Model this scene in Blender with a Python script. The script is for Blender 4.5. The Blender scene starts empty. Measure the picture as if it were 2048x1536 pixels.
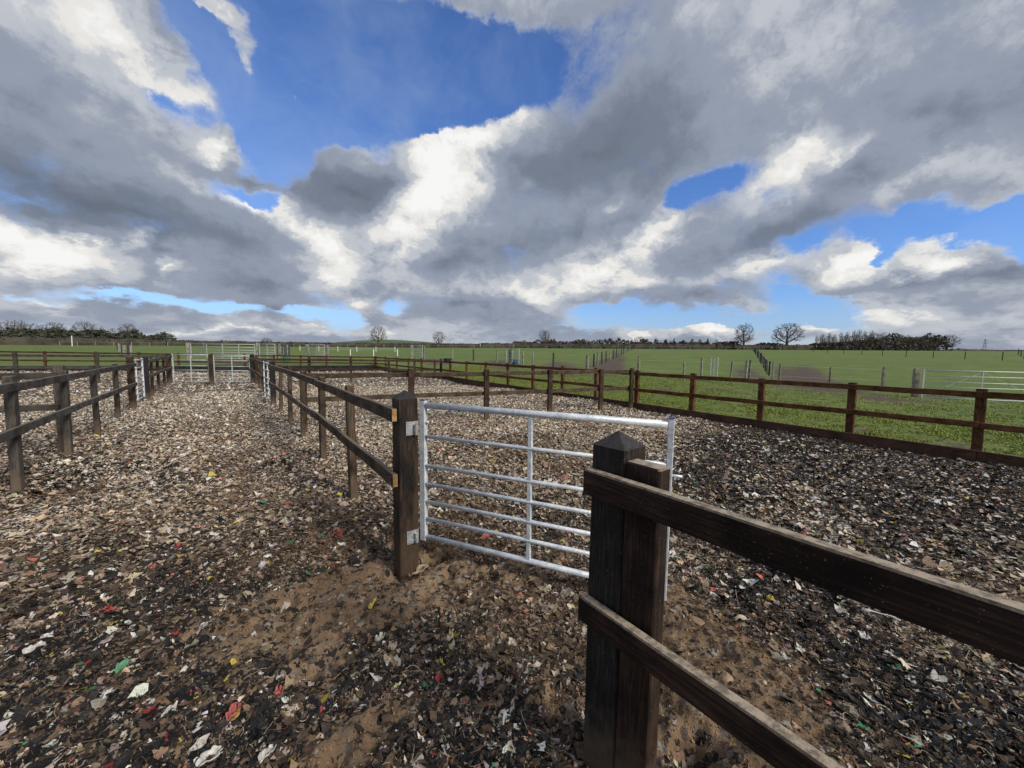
import bpy, math, random
import numpy as np
from mathutils import Matrix, Vector
random.seed(7); rng = np.random.default_rng(11)
S = bpy.context.scene
COL = S.collection
R = math.radians

# ---------------------------------------------------------------- camera
# rows: world X (across the lane), Y (along the lane), Z (up) in camera axes
M = np.array([[0.8005089219240699, 0.040209729191583, -0.5979704370604811],
              [-0.5992015344411512, 0.07360434073585072, -0.797207577829144],
              [0.011957718985377529, 0.9964765821147932, 0.08301466288244744]])
EYE = np.array([0.0, 0.0, 1.6]); F = 769.0
cam_d = bpy.data.cameras.new('camera'); cam = bpy.data.objects.new('camera', cam_d); COL.objects.link(cam)
cam.matrix_world = Matrix(((*M[0], 0.0), (*M[1], 0.0), (*M[2], 1.6), (0, 0, 0, 1)))
cam_d.sensor_width = 36.0; cam_d.lens = F/2048*36.0
cam_d.clip_start = 0.05; cam_d.clip_end = 9000
S.camera = cam

# ---------------------------------------------------------------- colour management
S.view_settings.view_transform = 'Standard'; S.view_settings.look = 'None'
S.view_settings.exposure = 0.0; S.view_settings.gamma = 1.0

# helpers used to lay the place out from measured sight lines
def ray(x, y): return M @ np.array([(x-1024)/F, -(y-768)/F, -1.0])
def on_z(x, y, z=0.0):
    d = ray(x, y); t = (z-1.6)/d[2]; return EYE + d*t
def at_depth(x, dep, y=705):
    d = ray(x, y); return EYE + d*dep
def azel(x, y):
    d = ray(x, y); d /= np.linalg.norm(d)
    return math.atan2(d[0], d[1]), math.asin(d[2])

# ---------------------------------------------------------------- world: blue sky with broken cumulus
SUN_EL, SUN_AZ = R(34), R(165)         # azimuth measured from +Y towards +X
w = bpy.data.worlds.new('World'); S.world = w; w.use_nodes = True
nt = w.node_tree; N = nt.nodes; L = nt.links
for n in list(N): N.remove(n)
def node(t, **k):
    n = N.new(t)
    for a, b in k.items(): setattr(n, a, b)
    return n
def val(sock, v):
    if isinstance(v, (int, float)): sock.default_value = v
    else: L.new(v, sock)
def mth(op, a, b=0.0, c=None, clamp=False):
    n = node('ShaderNodeMath', operation=op, use_clamp=clamp)
    val(n.inputs[0], a); val(n.inputs[1], b)
    if c is not None: val(n.inputs[2], c)
    return n.outputs[0]
def vmath(op, a, b=None, s=None):
    n = node('ShaderNodeVectorMath', operation=op)
    L.new(a, n.inputs[0])
    if b is not None:
        if isinstance(b, tuple): n.inputs[1].default_value = b
        else: L.new(b, n.inputs[1])
    if s is not None: val(n.inputs[3], s)
    return n.outputs[0]
def noise(v, sc, det=6.0, rough=0.55, lac=2.0, color=False):
    n = node('ShaderNodeTexNoise'); n.noise_dimensions = '3D'
    L.new(v, n.inputs['Vector']); n.inputs['Scale'].default_value = sc
    n.inputs['Detail'].default_value = det; n.inputs['Roughness'].default_value = rough
    n.inputs['Lacunarity'].default_value = lac
    return n.outputs['Color'] if color else n.outputs['Fac']
def smooth(v, a, b, c=0.0, d=1.0):
    n = node('ShaderNodeMapRange', interpolation_type='SMOOTHSTEP')
    L.new(v, n.inputs['Value']); n.inputs['From Min'].default_value = a; n.inputs['From Max'].default_value = b
    n.inputs['To Min'].default_value = c; n.inputs['To Max'].default_value = d
    return n.outputs[0]
tc = node('ShaderNodeTexCoord'); D = tc.outputs['Generated']
sep = node('ShaderNodeSeparateXYZ'); L.new(D, sep.inputs[0])
AZ = mth('ARCTAN2', sep.outputs[0], sep.outputs[1]); EL = mth('ARCSINE', sep.outputs[2])
comb = node('ShaderNodeCombineXYZ'); L.new(AZ, comb.inputs[0]); L.new(EL, comb.inputs[1])
P = comb.outputs[0]
# cloud bases foreshorten towards the horizon: stretch the texture there
zz_ = mth('MAXIMUM', sep.outputs[2], 0.0)
comb2 = node('ShaderNodeCombineXYZ'); L.new(sep.outputs[0], comb2.inputs[0]); L.new(sep.outputs[1], comb2.inputs[1])
L.new(mth('MULTIPLY_ADD', mth('DIVIDE', zz_, mth('ADD', zz_, 0.14)), 0.42, zz_), comb2.inputs[2])
Q = comb2.outputs[0]
w1 = vmath('SUBTRACT', noise(Q, 4.0, 3, 0.5, color=True), (0.5, 0.5, 0.5))
w2 = vmath('SUBTRACT', noise(Q, 16.0, 4, 0.66, color=True), (0.5, 0.5, 0.5))
PW = vmath('ADD', vmath('ADD', P, vmath('SCALE', w1, s=0.11)), vmath('SCALE', w2, s=0.06))
def blobs(lst, base):
    acc = None
    for (x, y, rx, ry, rot, wt) in lst:
        a0, e0 = azel(x, y)
        ax = azel(x+8, y); ay = azel(x, y+8)
        kx = math.hypot(ax[0]-a0, ax[1]-e0)/8; ky = math.hypot(ay[0]-a0, ay[1]-e0)/8
        m = node('ShaderNodeMapping', vector_type='TEXTURE')
        L.new(PW, m.inputs[0]); m.inputs[1].default_value = (a0, e0, 0)
        m.inputs[2].default_value = (0, 0, R(-rot)); m.inputs[3].default_value = (rx*kx*1.75, ry*ky*1.75, 1)
        g = node('ShaderNodeTexGradient', gradient_type='QUADRATIC_SPHERE'); L.new(m.outputs[0], g.inputs[0])
        acc = mth('MULTIPLY_ADD', g.outputs[1], wt, base if acc is None else acc)
    return acc
#        px   py   rx   ry  rot  weight      (rot: clockwise in degrees as seen)
COVER = [(760, 185, 330, 150, 0, -2.07), (560, 210, 170, 110, 35, -1.46), (1010, 170, 160, 120, 0, -1.46), (830, 60, 260, 110, 0, -0.98),
         (420, 70, 120, 70, 50, -1.59), (350, 5, 80, 60, 40, -1.22), (560, 320, 130, 90, 0, -1.71), (520, 405, 100, 36, 10, -1.46),
         (340, 195, 100, 45, 40, -0.92), (620, 90, 140, 150, 0, -1.46),
         (1395, 372, 62, 38, -15, -1.7), (1350, 400, 40, 26, 0, -.7), (1450, 345, 46, 22, -20, -.7),
         (1970, 440, 210, 66, -10, -2.20), (1770, 452, 130, 50, -10, -1.34), (2040, 510, 80, 50, 0, -0.98), (1600, 487, 60, 20, 0, -0.73),
         (60, 590, 120, 12, 0, -.75), (240, 582, 140, 14, 0, -1.1), (430, 612, 190, 14, 2, -1.35), (620, 632, 150, 17, 0, -1.35), (700, 640, 50, 34, 0, -1.22), (800, 608, 40, 28, 0, -1.22),
         (1240, 628, 140, 28, 0, -2.20), (1480, 642, 200, 24, 0, -2.20), (1640, 602, 90, 34, 20, -1.95), (1590, 575, 50, 20, 0, -0.85), (720, 420, 40, 30, 0, -0.49),
         (1130, 655, 80, 20, 0, -0.61), (1630, 530, 30, 20, 0, -0.73), (1770, 510, 34, 30, 0, -1.10),
         # cloud put back into the gaps
         (490, 120, 60, 80, 10, 1.9), (575, 180, 50, 30, 20, 1.7), (430, 20, 90, 34, 10, 1.5), (448, 296, 40, 30, 0, 2.2), (430, 330, 40, 40, 40, 1.0), (690, 375, 120, 75, 0, 2.4), (665, 300, 60, 45, 0, 1.2),
         (870, 330, 120, 70, -20, 2.0), (960, 285, 70, 45, -10, 1.2), (1065, 250, 60, 50, 0, 1.3), (500, 375, 60, 16, 0, 1.0), (590, 430, 90, 30, 30, .8),
         (760, 645, 70, 30, 0, 1.0), (880, 640, 140, 30, 0, .9), (540, 618, 40, 24, 0, 1.5), (960, 15, 220, 36, 0, .8), (760, 50, 90, 40, 0, .7), (890, 140, 50, 34, 0, .7), (1060, -60, 160, 50, 0, -.6), (1060, 110, 110, 90, 0, -1.1), (545, 345, 50, 60, 0, -.9), (500, 250, 70, 60, 0, -.5), (1900, 370, 200, 60, -15, .6),
         (1690, 520, 80, 45, 0, 1.5), (1880, 520, 95, 50, 0, 1.8), (1960, 545, 110, 40, 10, 1.2), (1430, 665, 60, 22, 0, 1.4), (1600, 655, 60, 16, 0, 1.0), (1270, 668, 40, 18, 0, 1.1)]
BRIGHT = [(270, 110, 150, 70, 30, .50), (200, 60, 160, 70, 10, .25), (30, 180, 120, 160, 0, -.15), (170, 270, 200, 60, 30, -.2), (350, 160, 80, 40, 40, .3), (470, 140, 80, 100, 10, .45), (560, 165, 60, 40, 0, .35), (450, 25, 90, 50, 0, .3),
          (435, 300, 50, 30, 0, .55), (425, 335, 40, 22, 35, .7), (385, 365, 50, 18, 10, .45),
          (40, 465, 110, 38, 8, .85), (190, 490, 130, 24, 4, .6), (90, 510, 170, 30, 0, .5), (340, 520, 20, 14, 0, .8), (260, 478, 40, 14, 0, .4),
          (500, 418, 50, 14, 10, .75), (590, 440, 80, 26, 30, .75), (670, 490, 60, 50, 40, .75), (660, 560, 70, 40, 0, .65), (720, 590, 50, 28, 20, .6),
          (870, 290, 60, 40, -20, 1.0), (880, 340, 80, 60, -20, .8), (850, 400, 90, 60, 0, .6), (810, 450, 80, 50, 0, .5), (940, 360, 60, 50, 0, .35), (950, 270, 70, 26, 0, .4), (1060, 235, 45, 26, 0, .4), (790, 520, 60, 40, 0, .4), (1060, 378, 30, 18, 0, .35),
          (1240, 420, 70, 24, -25, .5), (1340, 440, 60, 40, 0, .7), (1290, 490, 90, 36, -30, .7), (1190, 545, 90, 26, -10, .75), (1300, 560, 130, 24, 0, .45), (1080, 600, 40, 22, 40, .4),
          (1590, 300, 70, 40, -10, .7), (1570, 350, 100, 45, 0, .5), (1720, 310, 50, 14, -35, .3), (1850, 350, 150, 40, -15, .32), (1520, 530, 80, 22, -10, .6), (1480, 560, 60, 30, 0, .3),
          (1690, 515, 70, 40, 0, .85), (1740, 500, 40, 30, 0, .4), (1880, 515, 95, 42, 0, 1.0), (1780, 635, 130, 26, 5, .6), (1430, 662, 60, 22, 0, .85), (1620, 650, 50, 12, 0, .5), (1270, 668, 45, 16, 0, .8), (1360, 665, 60, 12, 0, .5),
          (1700, 30, 320, 60, -10, .25), (1380, 40, 60, 40, 0, .2), (640, 660, 100, 10, 0, .45), (300, 660, 250, 14, 0, .25), (110, 600, 60, 10, 0, .35), (480, 668, 120, 8, 0, .4), (760, 655, 40, 12, 0, .4),
          (830, 480, 130, 80, 0, .3), (1000, 575, 220, 34, 0, .35), (1120, 520, 110, 40, -15, .3), (620, 520, 80, 50, 30, .25), (120, 520, 260, 30, 0, .3), (900, 310, 60, 50, -20, .35), (980, 270, 70, 30, -10, .3), (1660, 330, 90, 50, 0, .25),
          (40, 330, 330, 90, 20, -.3), (230, 420, 330, 55, 5, -.5), (120, 370, 240, 60, 15, -.3), (330, 300, 120, 60, 30, -.12),
          (690, 375, 120, 55, 0, -.75), (760, 360, 60, 40, 0, -.5), (500, 370, 80, 20, 0, -.4),
          (1180, 330, 220, 110, -20, -.55), (1250, 210, 160, 130, 0, -.35), (1060, 330, 110, 60, 0, -.25), (1290, 380, 120, 50, -25, -.3), (1150, 470, 260, 50, -10, -.35), (900, 520, 160, 60, 0, -.3), (1000, 480, 150, 60, 0, -.2),
          (1900, 220, 260, 110, 10, -.35), (1720, 350, 90, 40, 0, -.35), (1540, 470, 150, 45, -20, -.55), (480, 480, 170, 60, 10, -.45), (560, 560, 170, 40, 10, -.35), (300, 480, 50, 50, 0, -.35),
          (930, 610, 240, 30, 0, -.3), (1850, 560, 240, 26, 0, -.55), (1400, 590, 200, 24, 0, -.35), (2000, 540, 80, 30, 0, -.3), (540, 625, 40, 20, 0, -.5), (1020, 25, 180, 50, 0, -.15)]
cov = blobs(COVER, 0.78); bri = mth('MULTIPLY', blobs(BRIGHT, 0.03), 0.87)
QW = vmath('ADD', Q, vmath('SCALE', w2, s=0.05))
fb = noise(QW, 5.0, 9, 0.55)
fbs = noise(vmath('ADD', QW, (-0.015, -0.010, 0.035)), 5.0, 7, 0.55)
pf = noise(QW, 22.0, 5, 0.62)
billow = mth('MULTIPLY', mth('SUBTRACT', 0.16, mth('ABSOLUTE', mth('SUBTRACT', pf, 0.5))), 1.6)
dens = mth('MULTIPLY_ADD', mth('SUBTRACT', fb, 0.5), 2.1, cov)
dens = mth('MULTIPLY_ADD', billow, smooth(bri, 0.0, 0.7, 0.4, 0.7), dens)
crisp = smooth(bri, 0.05, 0.7, 0.74, 0.17)                            # sunlit cumulus has harder rims than the grey veils
alpha = smooth(mth('DIVIDE', dens, crisp), 0.0, 1.0)
relief = mth('MULTIPLY', mth('SUBTRACT', fb, fbs), 3.4)
lit = smooth(bri, -0.25, 0.9, 0.22, 1.0)
lv = mth('ADD', bri, mth('MULTIPLY', relief, lit))
lv = mth('MULTIPLY_ADD', mth('MULTIPLY', billow, lit), 0.9, lv)
lv = mth('MULTIPLY_ADD', mth('SUBTRACT', noise(QW, 3.2, 8, 0.58), 0.5), 0.85, lv)
edge = mth('MULTIPLY', smooth(dens, 0.1, 0.8, 1.0, 0.0), 0.22)      # thin rims let light through
lv = mth('ADD', lv, edge)
ramp = node('ShaderNodeValToRGB'); L.new(smooth(lv, -1.0, 1.0), ramp.inputs[0])
ramp.color_ramp.interpolation = 'EASE'
el = ramp.color_ramp.elements
el[0].position = 0.0; el[0].color = (.125, .150, .195, 1)
el[1].position = 1.0; el[1].color = (.93, .93, .92, 1)
for p_, c_ in ((.25, (.180, .212, .275, 1)), (.5, (.295, .335, .42, 1)), (.72, (.52, .55, .60, 1)), (.87, (.80, .79, .765, 1))):
    e_ = el.new(p_); e_.color = c_
sky = node('ShaderNodeTexSky', sky_type='NISHITA'); sky.sun_disc = False
sky.sun_elevation = SUN_EL; sky.sun_rotation = SUN_AZ
sky.air_density = 1.0; sky.dust_density = 0.6; sky.ozone_density = 2.0
skm = node('ShaderNodeMix', data_type='RGBA', blend_type='MULTIPLY'); skm.inputs[0].default_value = 1.0
L.new(sky.outputs[0], skm.inputs[6]); skm.inputs[7].default_value = (.76, 1.08, 1.66, 1)
# the clouds are written in display units, the sky in physical ones: bring them to one scale
sc = node('ShaderNodeMix', data_type='RGBA', blend_type='MULTIPLY'); sc.inputs[0].default_value = 1.0
L.new(ramp.outputs[0], sc.inputs[6]); sc.inputs[7].default_value = (10, 10, 10, 1)
veil = mth('MULTIPLY', smooth(noise(vmath('ADD', Q, vmath('SCALE', w1, s=0.3)), 2.6, 7, 0.6), 0.38, 0.76), 0.36)
veil = mth('MAXIMUM', veil, smooth(EL, 0.0, 0.16, 0.68, 0.0))
vm = node('ShaderNodeMix', data_type='RGBA'); L.new(veil, vm.inputs[0]); L.new(skm.outputs[2], vm.inputs[6]); vm.inputs[7].default_value = (4.2, 5.3, 7.0, 1)
mx = node('ShaderNodeMix', data_type='RGBA'); L.new(alpha, mx.inputs[0]); L.new(vm.outputs[2], mx.inputs[6]); L.new(sc.outputs[2], mx.inputs[7])
bg = node('ShaderNodeBackground'); L.new(mx.outputs[2], bg.inputs[0]); bg.inputs[1].default_value = 0.1
out = node('ShaderNodeOutputWorld'); L.new(bg.outputs[0], out.inputs[0])
w.cycles.sampling_method = 'MANUAL'; w.cycles.sample_map_resolution = 512

# ---------------------------------------------------------------- sun, veiled by cloud
sd = bpy.data.lights.new('sun', 'SUN'); sun = bpy.data.objects.new('sun', sd); COL.objects.link(sun)
sd.energy = 3.4; sd.angle = R(16); sd.color = (1.0, .93, .82)
sv = Vector((math.sin(SUN_AZ)*math.cos(SUN_EL), math.cos(SUN_AZ)*math.cos(SUN_EL), math.sin(SUN_EL)))
sun.rotation_euler = sv.to_track_quat('Z', 'Y').to_euler(); sun.location = (0, 0, 40)

# ================================================================ object helpers
def tag(o, label=None, cat=None, group=None, kind=None):
    if label: o['label'] = label
    if cat: o['category'] = cat
    if group: o['group'] = group
    if kind: o['kind'] = kind
    return o
def empty(name, loc=(0, 0, 0), rz=0.0, **k):
    o = bpy.data.objects.new(name, None); COL.objects.link(o); o.location = loc; o.rotation_euler = (0, 0, rz)
    o.empty_display_size = .2
    return tag(o, **k)
class MB:
    def __init__(s): s.v = []; s.f = []
    def add(s, vs, fs):
        o = len(s.v); s.v += [tuple(p) for p in vs]; s.f += [tuple(i+o for i in f) for f in fs]; return s
    def box(s, c, d, ch=0.0):
        x, y, z = [q/2 for q in d]
        if ch == 0:
            vs = [(c[0]+a*x, c[1]+b*y, c[2]+e*z) for e in (-1, 1) for a, b in ((-1, -1), (1, -1), (1, 1), (-1, 1))]
            return s.add(vs, [(3, 2, 1, 0), (4, 5, 6, 7), (0, 1, 5, 4), (1, 2, 6, 5), (2, 3, 7, 6), (3, 0, 4, 7)])
        return s.beam((c[0], c[1], c[2]-z), (c[0], c[1], c[2]+z), d[0], d[1], ch)
    def beam(s, a, b, wx, wy, ch=0.004, segs=1, wob=0.0, up=None, cap=0.0):
        """chamfered rectangular bar from a to b; wx along the side vector, wy along up"""
        a = Vector(a); b = Vector(b); t = (b-a).normalized()
        if up is None: up = Vector((0, 0, 1)) if abs(t.z) < .9 else Vector((0, 1, 0))
        up = Vector(up)
        sx = up.cross(t).normalized() if abs(t.z) < .9 else Vector((1, 0, 0)); uy = t.cross(sx) if abs(t.z) < .9 else Vector((0, 1, 0))
        if abs(t.z) >= .9:
            sx = (sx - t*sx.dot(t)).normalized(); uy = t.cross(sx)
        hx, hy = wx/2, wy/2
        prof = [(-hx+ch, -hy), (hx-ch, -hy), (hx, -hy+ch), (hx, hy-ch), (hx-ch, hy), (-hx+ch, hy), (-hx, hy-ch), (-hx, -hy+ch)]
        ln = (b-a).length; vs = []; fs = []
        ts = [0.0] + [i/segs for i in range(1, segs)] + [1.0]
        rows = [(0.0, True)] + [(q, False) for q in [min(ch/ln, .3)] + ts[1:-1] + [1-min(ch/ln, .3)]] + [(1.0, True)]
        for q, end in rows:
            c = a.lerp(b, q) + (sx*random.uniform(-wob, wob) + uy*random.uniform(-wob, wob) if 0 < q < 1 else Vector())
            k = 1 - (ch/max(hx, hy) if end else 0)
            for px, py in prof: vs.append(c + sx*px*k + uy*py*k)
        n = len(rows)
        for i in range(n-1):
            for j in range(8):
                fs.append((i*8+j, i*8+(j+1) % 8, (i+1)*8+(j+1) % 8, (i+1)*8+j))
        fs.append(tuple(range(7, -1, -1))); fs.append(tuple((n-1)*8+j for j in range(8)))
        return s.add(vs, fs)
    def tube(s, pts, rad, n=8, caps=True):
        pts = [Vector(p) for p in pts]; rads = rad if isinstance(rad, (list, tuple)) else [rad]*len(pts)
        vs = []; fs = []
        for i, p in enumerate(pts):
            t = (pts[min(i+1, len(pts)-1)]-pts[max(i-1, 0)]).normalized()
            a = Vector((0, 0, 1)) if abs(t.z) < .9 else Vector((1, 0, 0))
            x = a.cross(t).normalized(); y = t.cross(x)
            for k in range(n):
                an = 2*math.pi*k/n; vs.append(p+(x*math.cos(an)+y*math.sin(an))*rads[i])
        for i in range(len(pts)-1):
            for k in range(n): fs.append((i*n+k, i*n+(k+1) % n, (i+1)*n+(k+1) % n, (i+1)*n+k))
        if caps: fs.append(tuple(range(n-1, -1, -1))); fs.append(tuple((len(pts)-1)*n+k for k in range(n)))
        return s.add(vs, fs)
    def build(s, name, mat, parent=None, smooth=False, loc=None):
        me = bpy.data.meshes.new(name); me.from_pydata([tuple(p) for p in s.v], [], s.f); me.update()
        if smooth:
            me.polygons.foreach_set('use_smooth', [True]*len(me.polygons))
        if mat: me.materials.append(mat)
        o = bpy.data.objects.new(name, me); COL.objects.link(o)
        if parent: o.parent = parent
        if loc: o.location = loc
        return o
def np_mesh(name, V, tris=None, quads=None, mat=None, color=None, smooth=False, attrs=None):
    """V (n,3); tris (m,3); quads (k,4) as numpy arrays"""
    me = bpy.data.meshes.new(name)
    me.vertices.add(len(V)); me.vertices.foreach_set('co', np.ascontiguousarray(V, dtype=np.float32).ravel())
    li = []; tot = []
    if tris is not None and len(tris): li.append(tris.ravel()); tot.append(np.full(len(tris), 3))
    if quads is not None and len(quads): li.append(quads.ravel()); tot.append(np.full(len(quads), 4))
    li = np.concatenate(li).astype(np.int32); tot = np.concatenate(tot).astype(np.int32)
    st = np.concatenate([[0], np.cumsum(tot)[:-1]]).astype(np.int32)
    me.loops.add(len(li)); me.loops.foreach_set('vertex_index', li)
    me.polygons.add(len(tot)); me.polygons.foreach_set('loop_start', st)
    if smooth: me.polygons.foreach_set('use_smooth', np.ones(len(tot), dtype=bool))
    me.update(calc_edges=True)
    if color is not None:
        a = me.color_attributes.new('tint', 'FLOAT_COLOR', 'POINT')
        c4 = np.ones((len(V), 4), np.float32); c4[:, :3] = color; a.data.foreach_set('color', c4.ravel())
    for k, v in (attrs or {}).items():
        a = me.attributes.new(k, 'FLOAT', 'POINT'); a.data.foreach_set('value', np.ascontiguousarray(v, dtype=np.float32))
    if mat: me.materials.append(mat)
    o = bpy.data.objects.new(name, me); COL.objects.link(o); return o

# ---------------------------------------------------------------- noise in numpy
def _h(i, j, s):
    n = (i.astype(np.int64)*374761393 + j.astype(np.int64)*668265263 + s*1442695041) & 0xffffffff
    n = ((n ^ (n >> 13))*1274126177) & 0xffffffff
    return ((n ^ (n >> 16)) & 0xffff)/65535.0
def vn(x, y, s=0):
    i = np.floor(x); j = np.floor(y); fx = x-i; fy = y-j
    fx = fx*fx*fx*(fx*(fx*6-15)+10); fy = fy*fy*fy*(fy*(fy*6-15)+10)
    a = _h(i, j, s); b = _h(i+1, j, s); c = _h(i, j+1, s); d = _h(i+1, j+1, s)
    return (a*(1-fx)+b*fx)*(1-fy)+(c*(1-fx)+d*fx)*fy
def fbm(x, y, o=4, s=0, g=.5):
    r = 0; a = 1.0; t = 0
    for k in range(o):
        r = r + a*vn(x, y, s+k*17); t += a; a *= g
        x, y = x*1.62+y*1.18+3.1, y*1.62-x*1.18+7.7
    return r/t-.5
def gauss_px(lst, X, Y, z=0.0):
    """soft patches on the ground, each laid where the sight line (px,py) meets it; radii in metres"""
    r = np.zeros_like(X)
    for (px, py, rx, ry, wt) in lst:
        c = on_z(px, py, z); r = r + wt*np.exp(-(((X-c[0])/rx)**2+((Y-c[1])/ry)**2))
    return r

# ================================================================ materials
def mat(name, build, rough=.8):
    m = bpy.data.materials.new(name); m.use_nodes = True; t = m.node_tree
    b = t.nodes['Principled BSDF']; b.inputs['Roughness'].default_value = rough
    build(t, b); return m
def nd(t, ty, **k):
    n = t.nodes.new(ty)
    for a, b in k.items(): setattr(n, a, b)
    return n
def tnoise(t, vec, sc, det=4, rough=.6, col=False):
    n = nd(t, 'ShaderNodeTexNoise'); t.links.new(vec, n.inputs['Vector'])
    n.inputs['Scale'].default_value = sc; n.inputs['Detail'].default_value = det; n.inputs['Roughness'].default_value = rough
    return n.outputs['Color'] if col else n.outputs['Fac']
def tramp(t, fac, stops):
    n = nd(t, 'ShaderNodeValToRGB'); t.links.new(fac, n.inputs[0]); e = n.color_ramp.elements
    e[0].position = stops[0][0]; e[0].color = (*stops[0][1], 1); e[1].position = stops[-1][0]; e[1].color = (*stops[-1][1], 1)
    for p, c in stops[1:-1]:
        q = e.new(p); q.color = (*c, 1)
    return n.outputs[0]
def tmix(t, fac, a, b, blend='MIX'):
    n = nd(t, 'ShaderNodeMix', data_type='RGBA', blend_type=blend)
    for s_, v in ((n.inputs[0], fac), (n.inputs[6], a), (n.inputs[7], b)):
        if isinstance(v, (int, float)): s_.default_value = v
        elif isinstance(v, tuple): s_.default_value = (*v, 1)
        else: t.links.new(v, s_)
    return n.outputs[2]
def tmap(t, v, a, b, c=0., d=1., sm=True):
    n = nd(t, 'ShaderNodeMapRange'); n.interpolation_type = 'SMOOTHSTEP' if sm else 'LINEAR'
    t.links.new(v, n.inputs[0])
    for i, q in enumerate((a, b, c, d)): n.inputs[i+1].default_value = q
    return n.outputs[0]
def tmath(t, op, a, b=0.0):
    n = nd(t, 'ShaderNodeMath', operation=op)
    for s_, v in ((n.inputs[0], a), (n.inputs[1], b)):
        if isinstance(v, (int, float)): s_.default_value = v
        else: t.links.new(v, s_)
    return n.outputs[0]
def bump(t, b, h, st=.3, dist=.01, prev=None):
    n = nd(t, 'ShaderNodeBump'); t.links.new(h, n.inputs['Height']); n.inputs['Strength'].default_value = st; n.inputs['Distance'].default_value = dist
    t.links.new(n.outputs[0], b.inputs['Normal']); return n
def wood(name, dark, mid, light, dust=.5, dustcol=(.30, .25, .19), green=0.0, rough=.75, blot=0.0, splash=.55):
    """timber with grain along local Z, knots, drips and dirt lying on upward faces"""
    def f(t, b):
        tc = nd(t, 'ShaderNodeTexCoord'); oi = nd(t, 'ShaderNodeObjectInfo')
        off = nd(t, 'ShaderNodeVectorMath', operation='MULTIPLY_ADD')
        cx = nd(t, 'ShaderNodeCombineXYZ')
        for i in range(3): t.links.new(oi.outputs['Random'], cx.inputs[i])
        t.links.new(cx.outputs[0], off.inputs[0]); off.inputs[1].default_value = (31, 17, 53); t.links.new(tc.outputs['Object'], off.inputs[2])
        mp = nd(t, 'ShaderNodeMapping'); t.links.new(off.outputs[0], mp.inputs[0]); mp.inputs['Scale'].default_value = (1, 1, .045)
        wv = tnoise(t, off.outputs[0], 3.2, 2, .5, True)
        mm = nd(t, 'ShaderNodeVectorMath', operation='MULTIPLY_ADD'); t.links.new(wv, mm.inputs[0]); mm.inputs[1].default_value = (.012, .012, .004); t.links.new(mp.outputs[0], mm.inputs[2])
        grain = tnoise(t, mm.outputs[0], 150, 5, .65)
        broad = tnoise(t, off.outputs[0], 5, 4, .6)
        mp2 = nd(t, 'ShaderNodeMapping'); t.links.new(off.outputs[0], mp2.inputs[0]); mp2.inputs['Scale'].default_value = (1, 1, .2)
        streak = tnoise(t, mp2.outputs[0], 22, 4, .6)
        c = tramp(t, grain, [(.34, dark), (.5, mid), (.66, light)])
        c = tmix(t, tmap(t, broad, .38, .68, 0, .75), c, tuple(q*.55 for q in dark))
        c = tmix(t, tmap(t, streak, .55, .75, 0, .5), c, light)
        # tone of each stick
        hsv = nd(t, 'ShaderNodeHueSaturation'); t.links.new(c, hsv.inputs['Color'])
        t.links.new(tmap(t, oi.outputs['Random'], 0, 1, .78, 1.28, False), hsv.inputs['Value'])
        c = hsv.outputs[0]
        if green:
            g2 = tnoise(t, off.outputs[0], 9, 5, .7)
            c = tmix(t, tmap(t, g2, .5, .75, 0, green), c, (.075, .085, .04))
        kv = nd(t, 'ShaderNodeTexVoronoi', feature='F1'); mk = nd(t, 'ShaderNodeMapping'); t.links.new(off.outputs[0], mk.inputs[0]); mk.inputs['Scale'].default_value = (9, 9, 2.6)
        t.links.new(mk.outputs[0], kv.inputs['Vector']); kv.inputs['Scale'].default_value = 1.0
        c = tmix(t, tmap(t, kv.outputs['Distance'], .07, .17, .85, 0), c, tuple(q*.5 for q in dark))
        gp = nd(t, 'ShaderNodeNewGeometry'); gs = nd(t, 'ShaderNodeSeparateXYZ'); t.links.new(gp.outputs['Position'], gs.inputs[0])
        foot = tmath(t, 'ADD', gs.outputs[2], tmath(t, 'MULTIPLY', tnoise(t, tc.outputs['Object'], 13, 5, .7), -.5))
        c = tmix(t, tmap(t, foot, -.22, .10, splash, 0), c, (.17, .12, .08))
        if blot:      # patches where the tar has worn to brown timber
            g3 = tnoise(t, mp2.outputs[0], 4.5, 5, .65)
            c = tmix(t, tmap(t, g3, .47, .60, 0, blot), c, tmix(t, grain, (.030, .020, .013), (.105, .068, .042)))
        # grit and splashed sand
        sp = tnoise(t, tc.outputs['Object'], 160, 2, .5)
        c = tmix(t, tmap(t, sp, .68, .74, 0, .6), c, (.22, .19, .15)); b.inputs['Specular IOR Level'].default_value = .22
        ge = nd(t, 'ShaderNodeNewGeometry'); sx = nd(t, 'ShaderNodeSeparateXYZ'); t.links.new(ge.outputs['True Normal'], sx.inputs[0])
        upf = tmap(t, sx.outputs[2], .6, .9)
        dn = tmap(t, tnoise(t, off.outputs[0], 40, 5, .7), .35, .6, dust*.35, dust)
        c = tmix(t, tmath(t, 'MULTIPLY', upf, dn), c, dustcol)
        t.links.new(c, b.inputs['Base Color'])
        hh = tmath(t, 'ADD', grain, tmath(t, 'MULTIPLY', sp, .5))
        bump(t, b, hh, .55, .004)
        t.links.new(tmap(t, broad, .3, .7, rough-.14, rough+.12), b.inputs['Roughness'])
    return mat(name, f, rough)
W_DARK = wood('creosote_dark_timber', (.011, .007, .006), (.031, .018, .013), (.070, .039, .026), .95, (.42, .35, .27))
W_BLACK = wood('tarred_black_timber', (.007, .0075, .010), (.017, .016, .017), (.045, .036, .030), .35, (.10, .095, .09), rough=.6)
W_SLAM = wood('tarred_gate_post_timber', (.008, .008, .009), (.024, .018, .015), (.075, .049, .033), .25, (.07, .065, .06), rough=.6, blot=.8, splash=.2)
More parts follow.
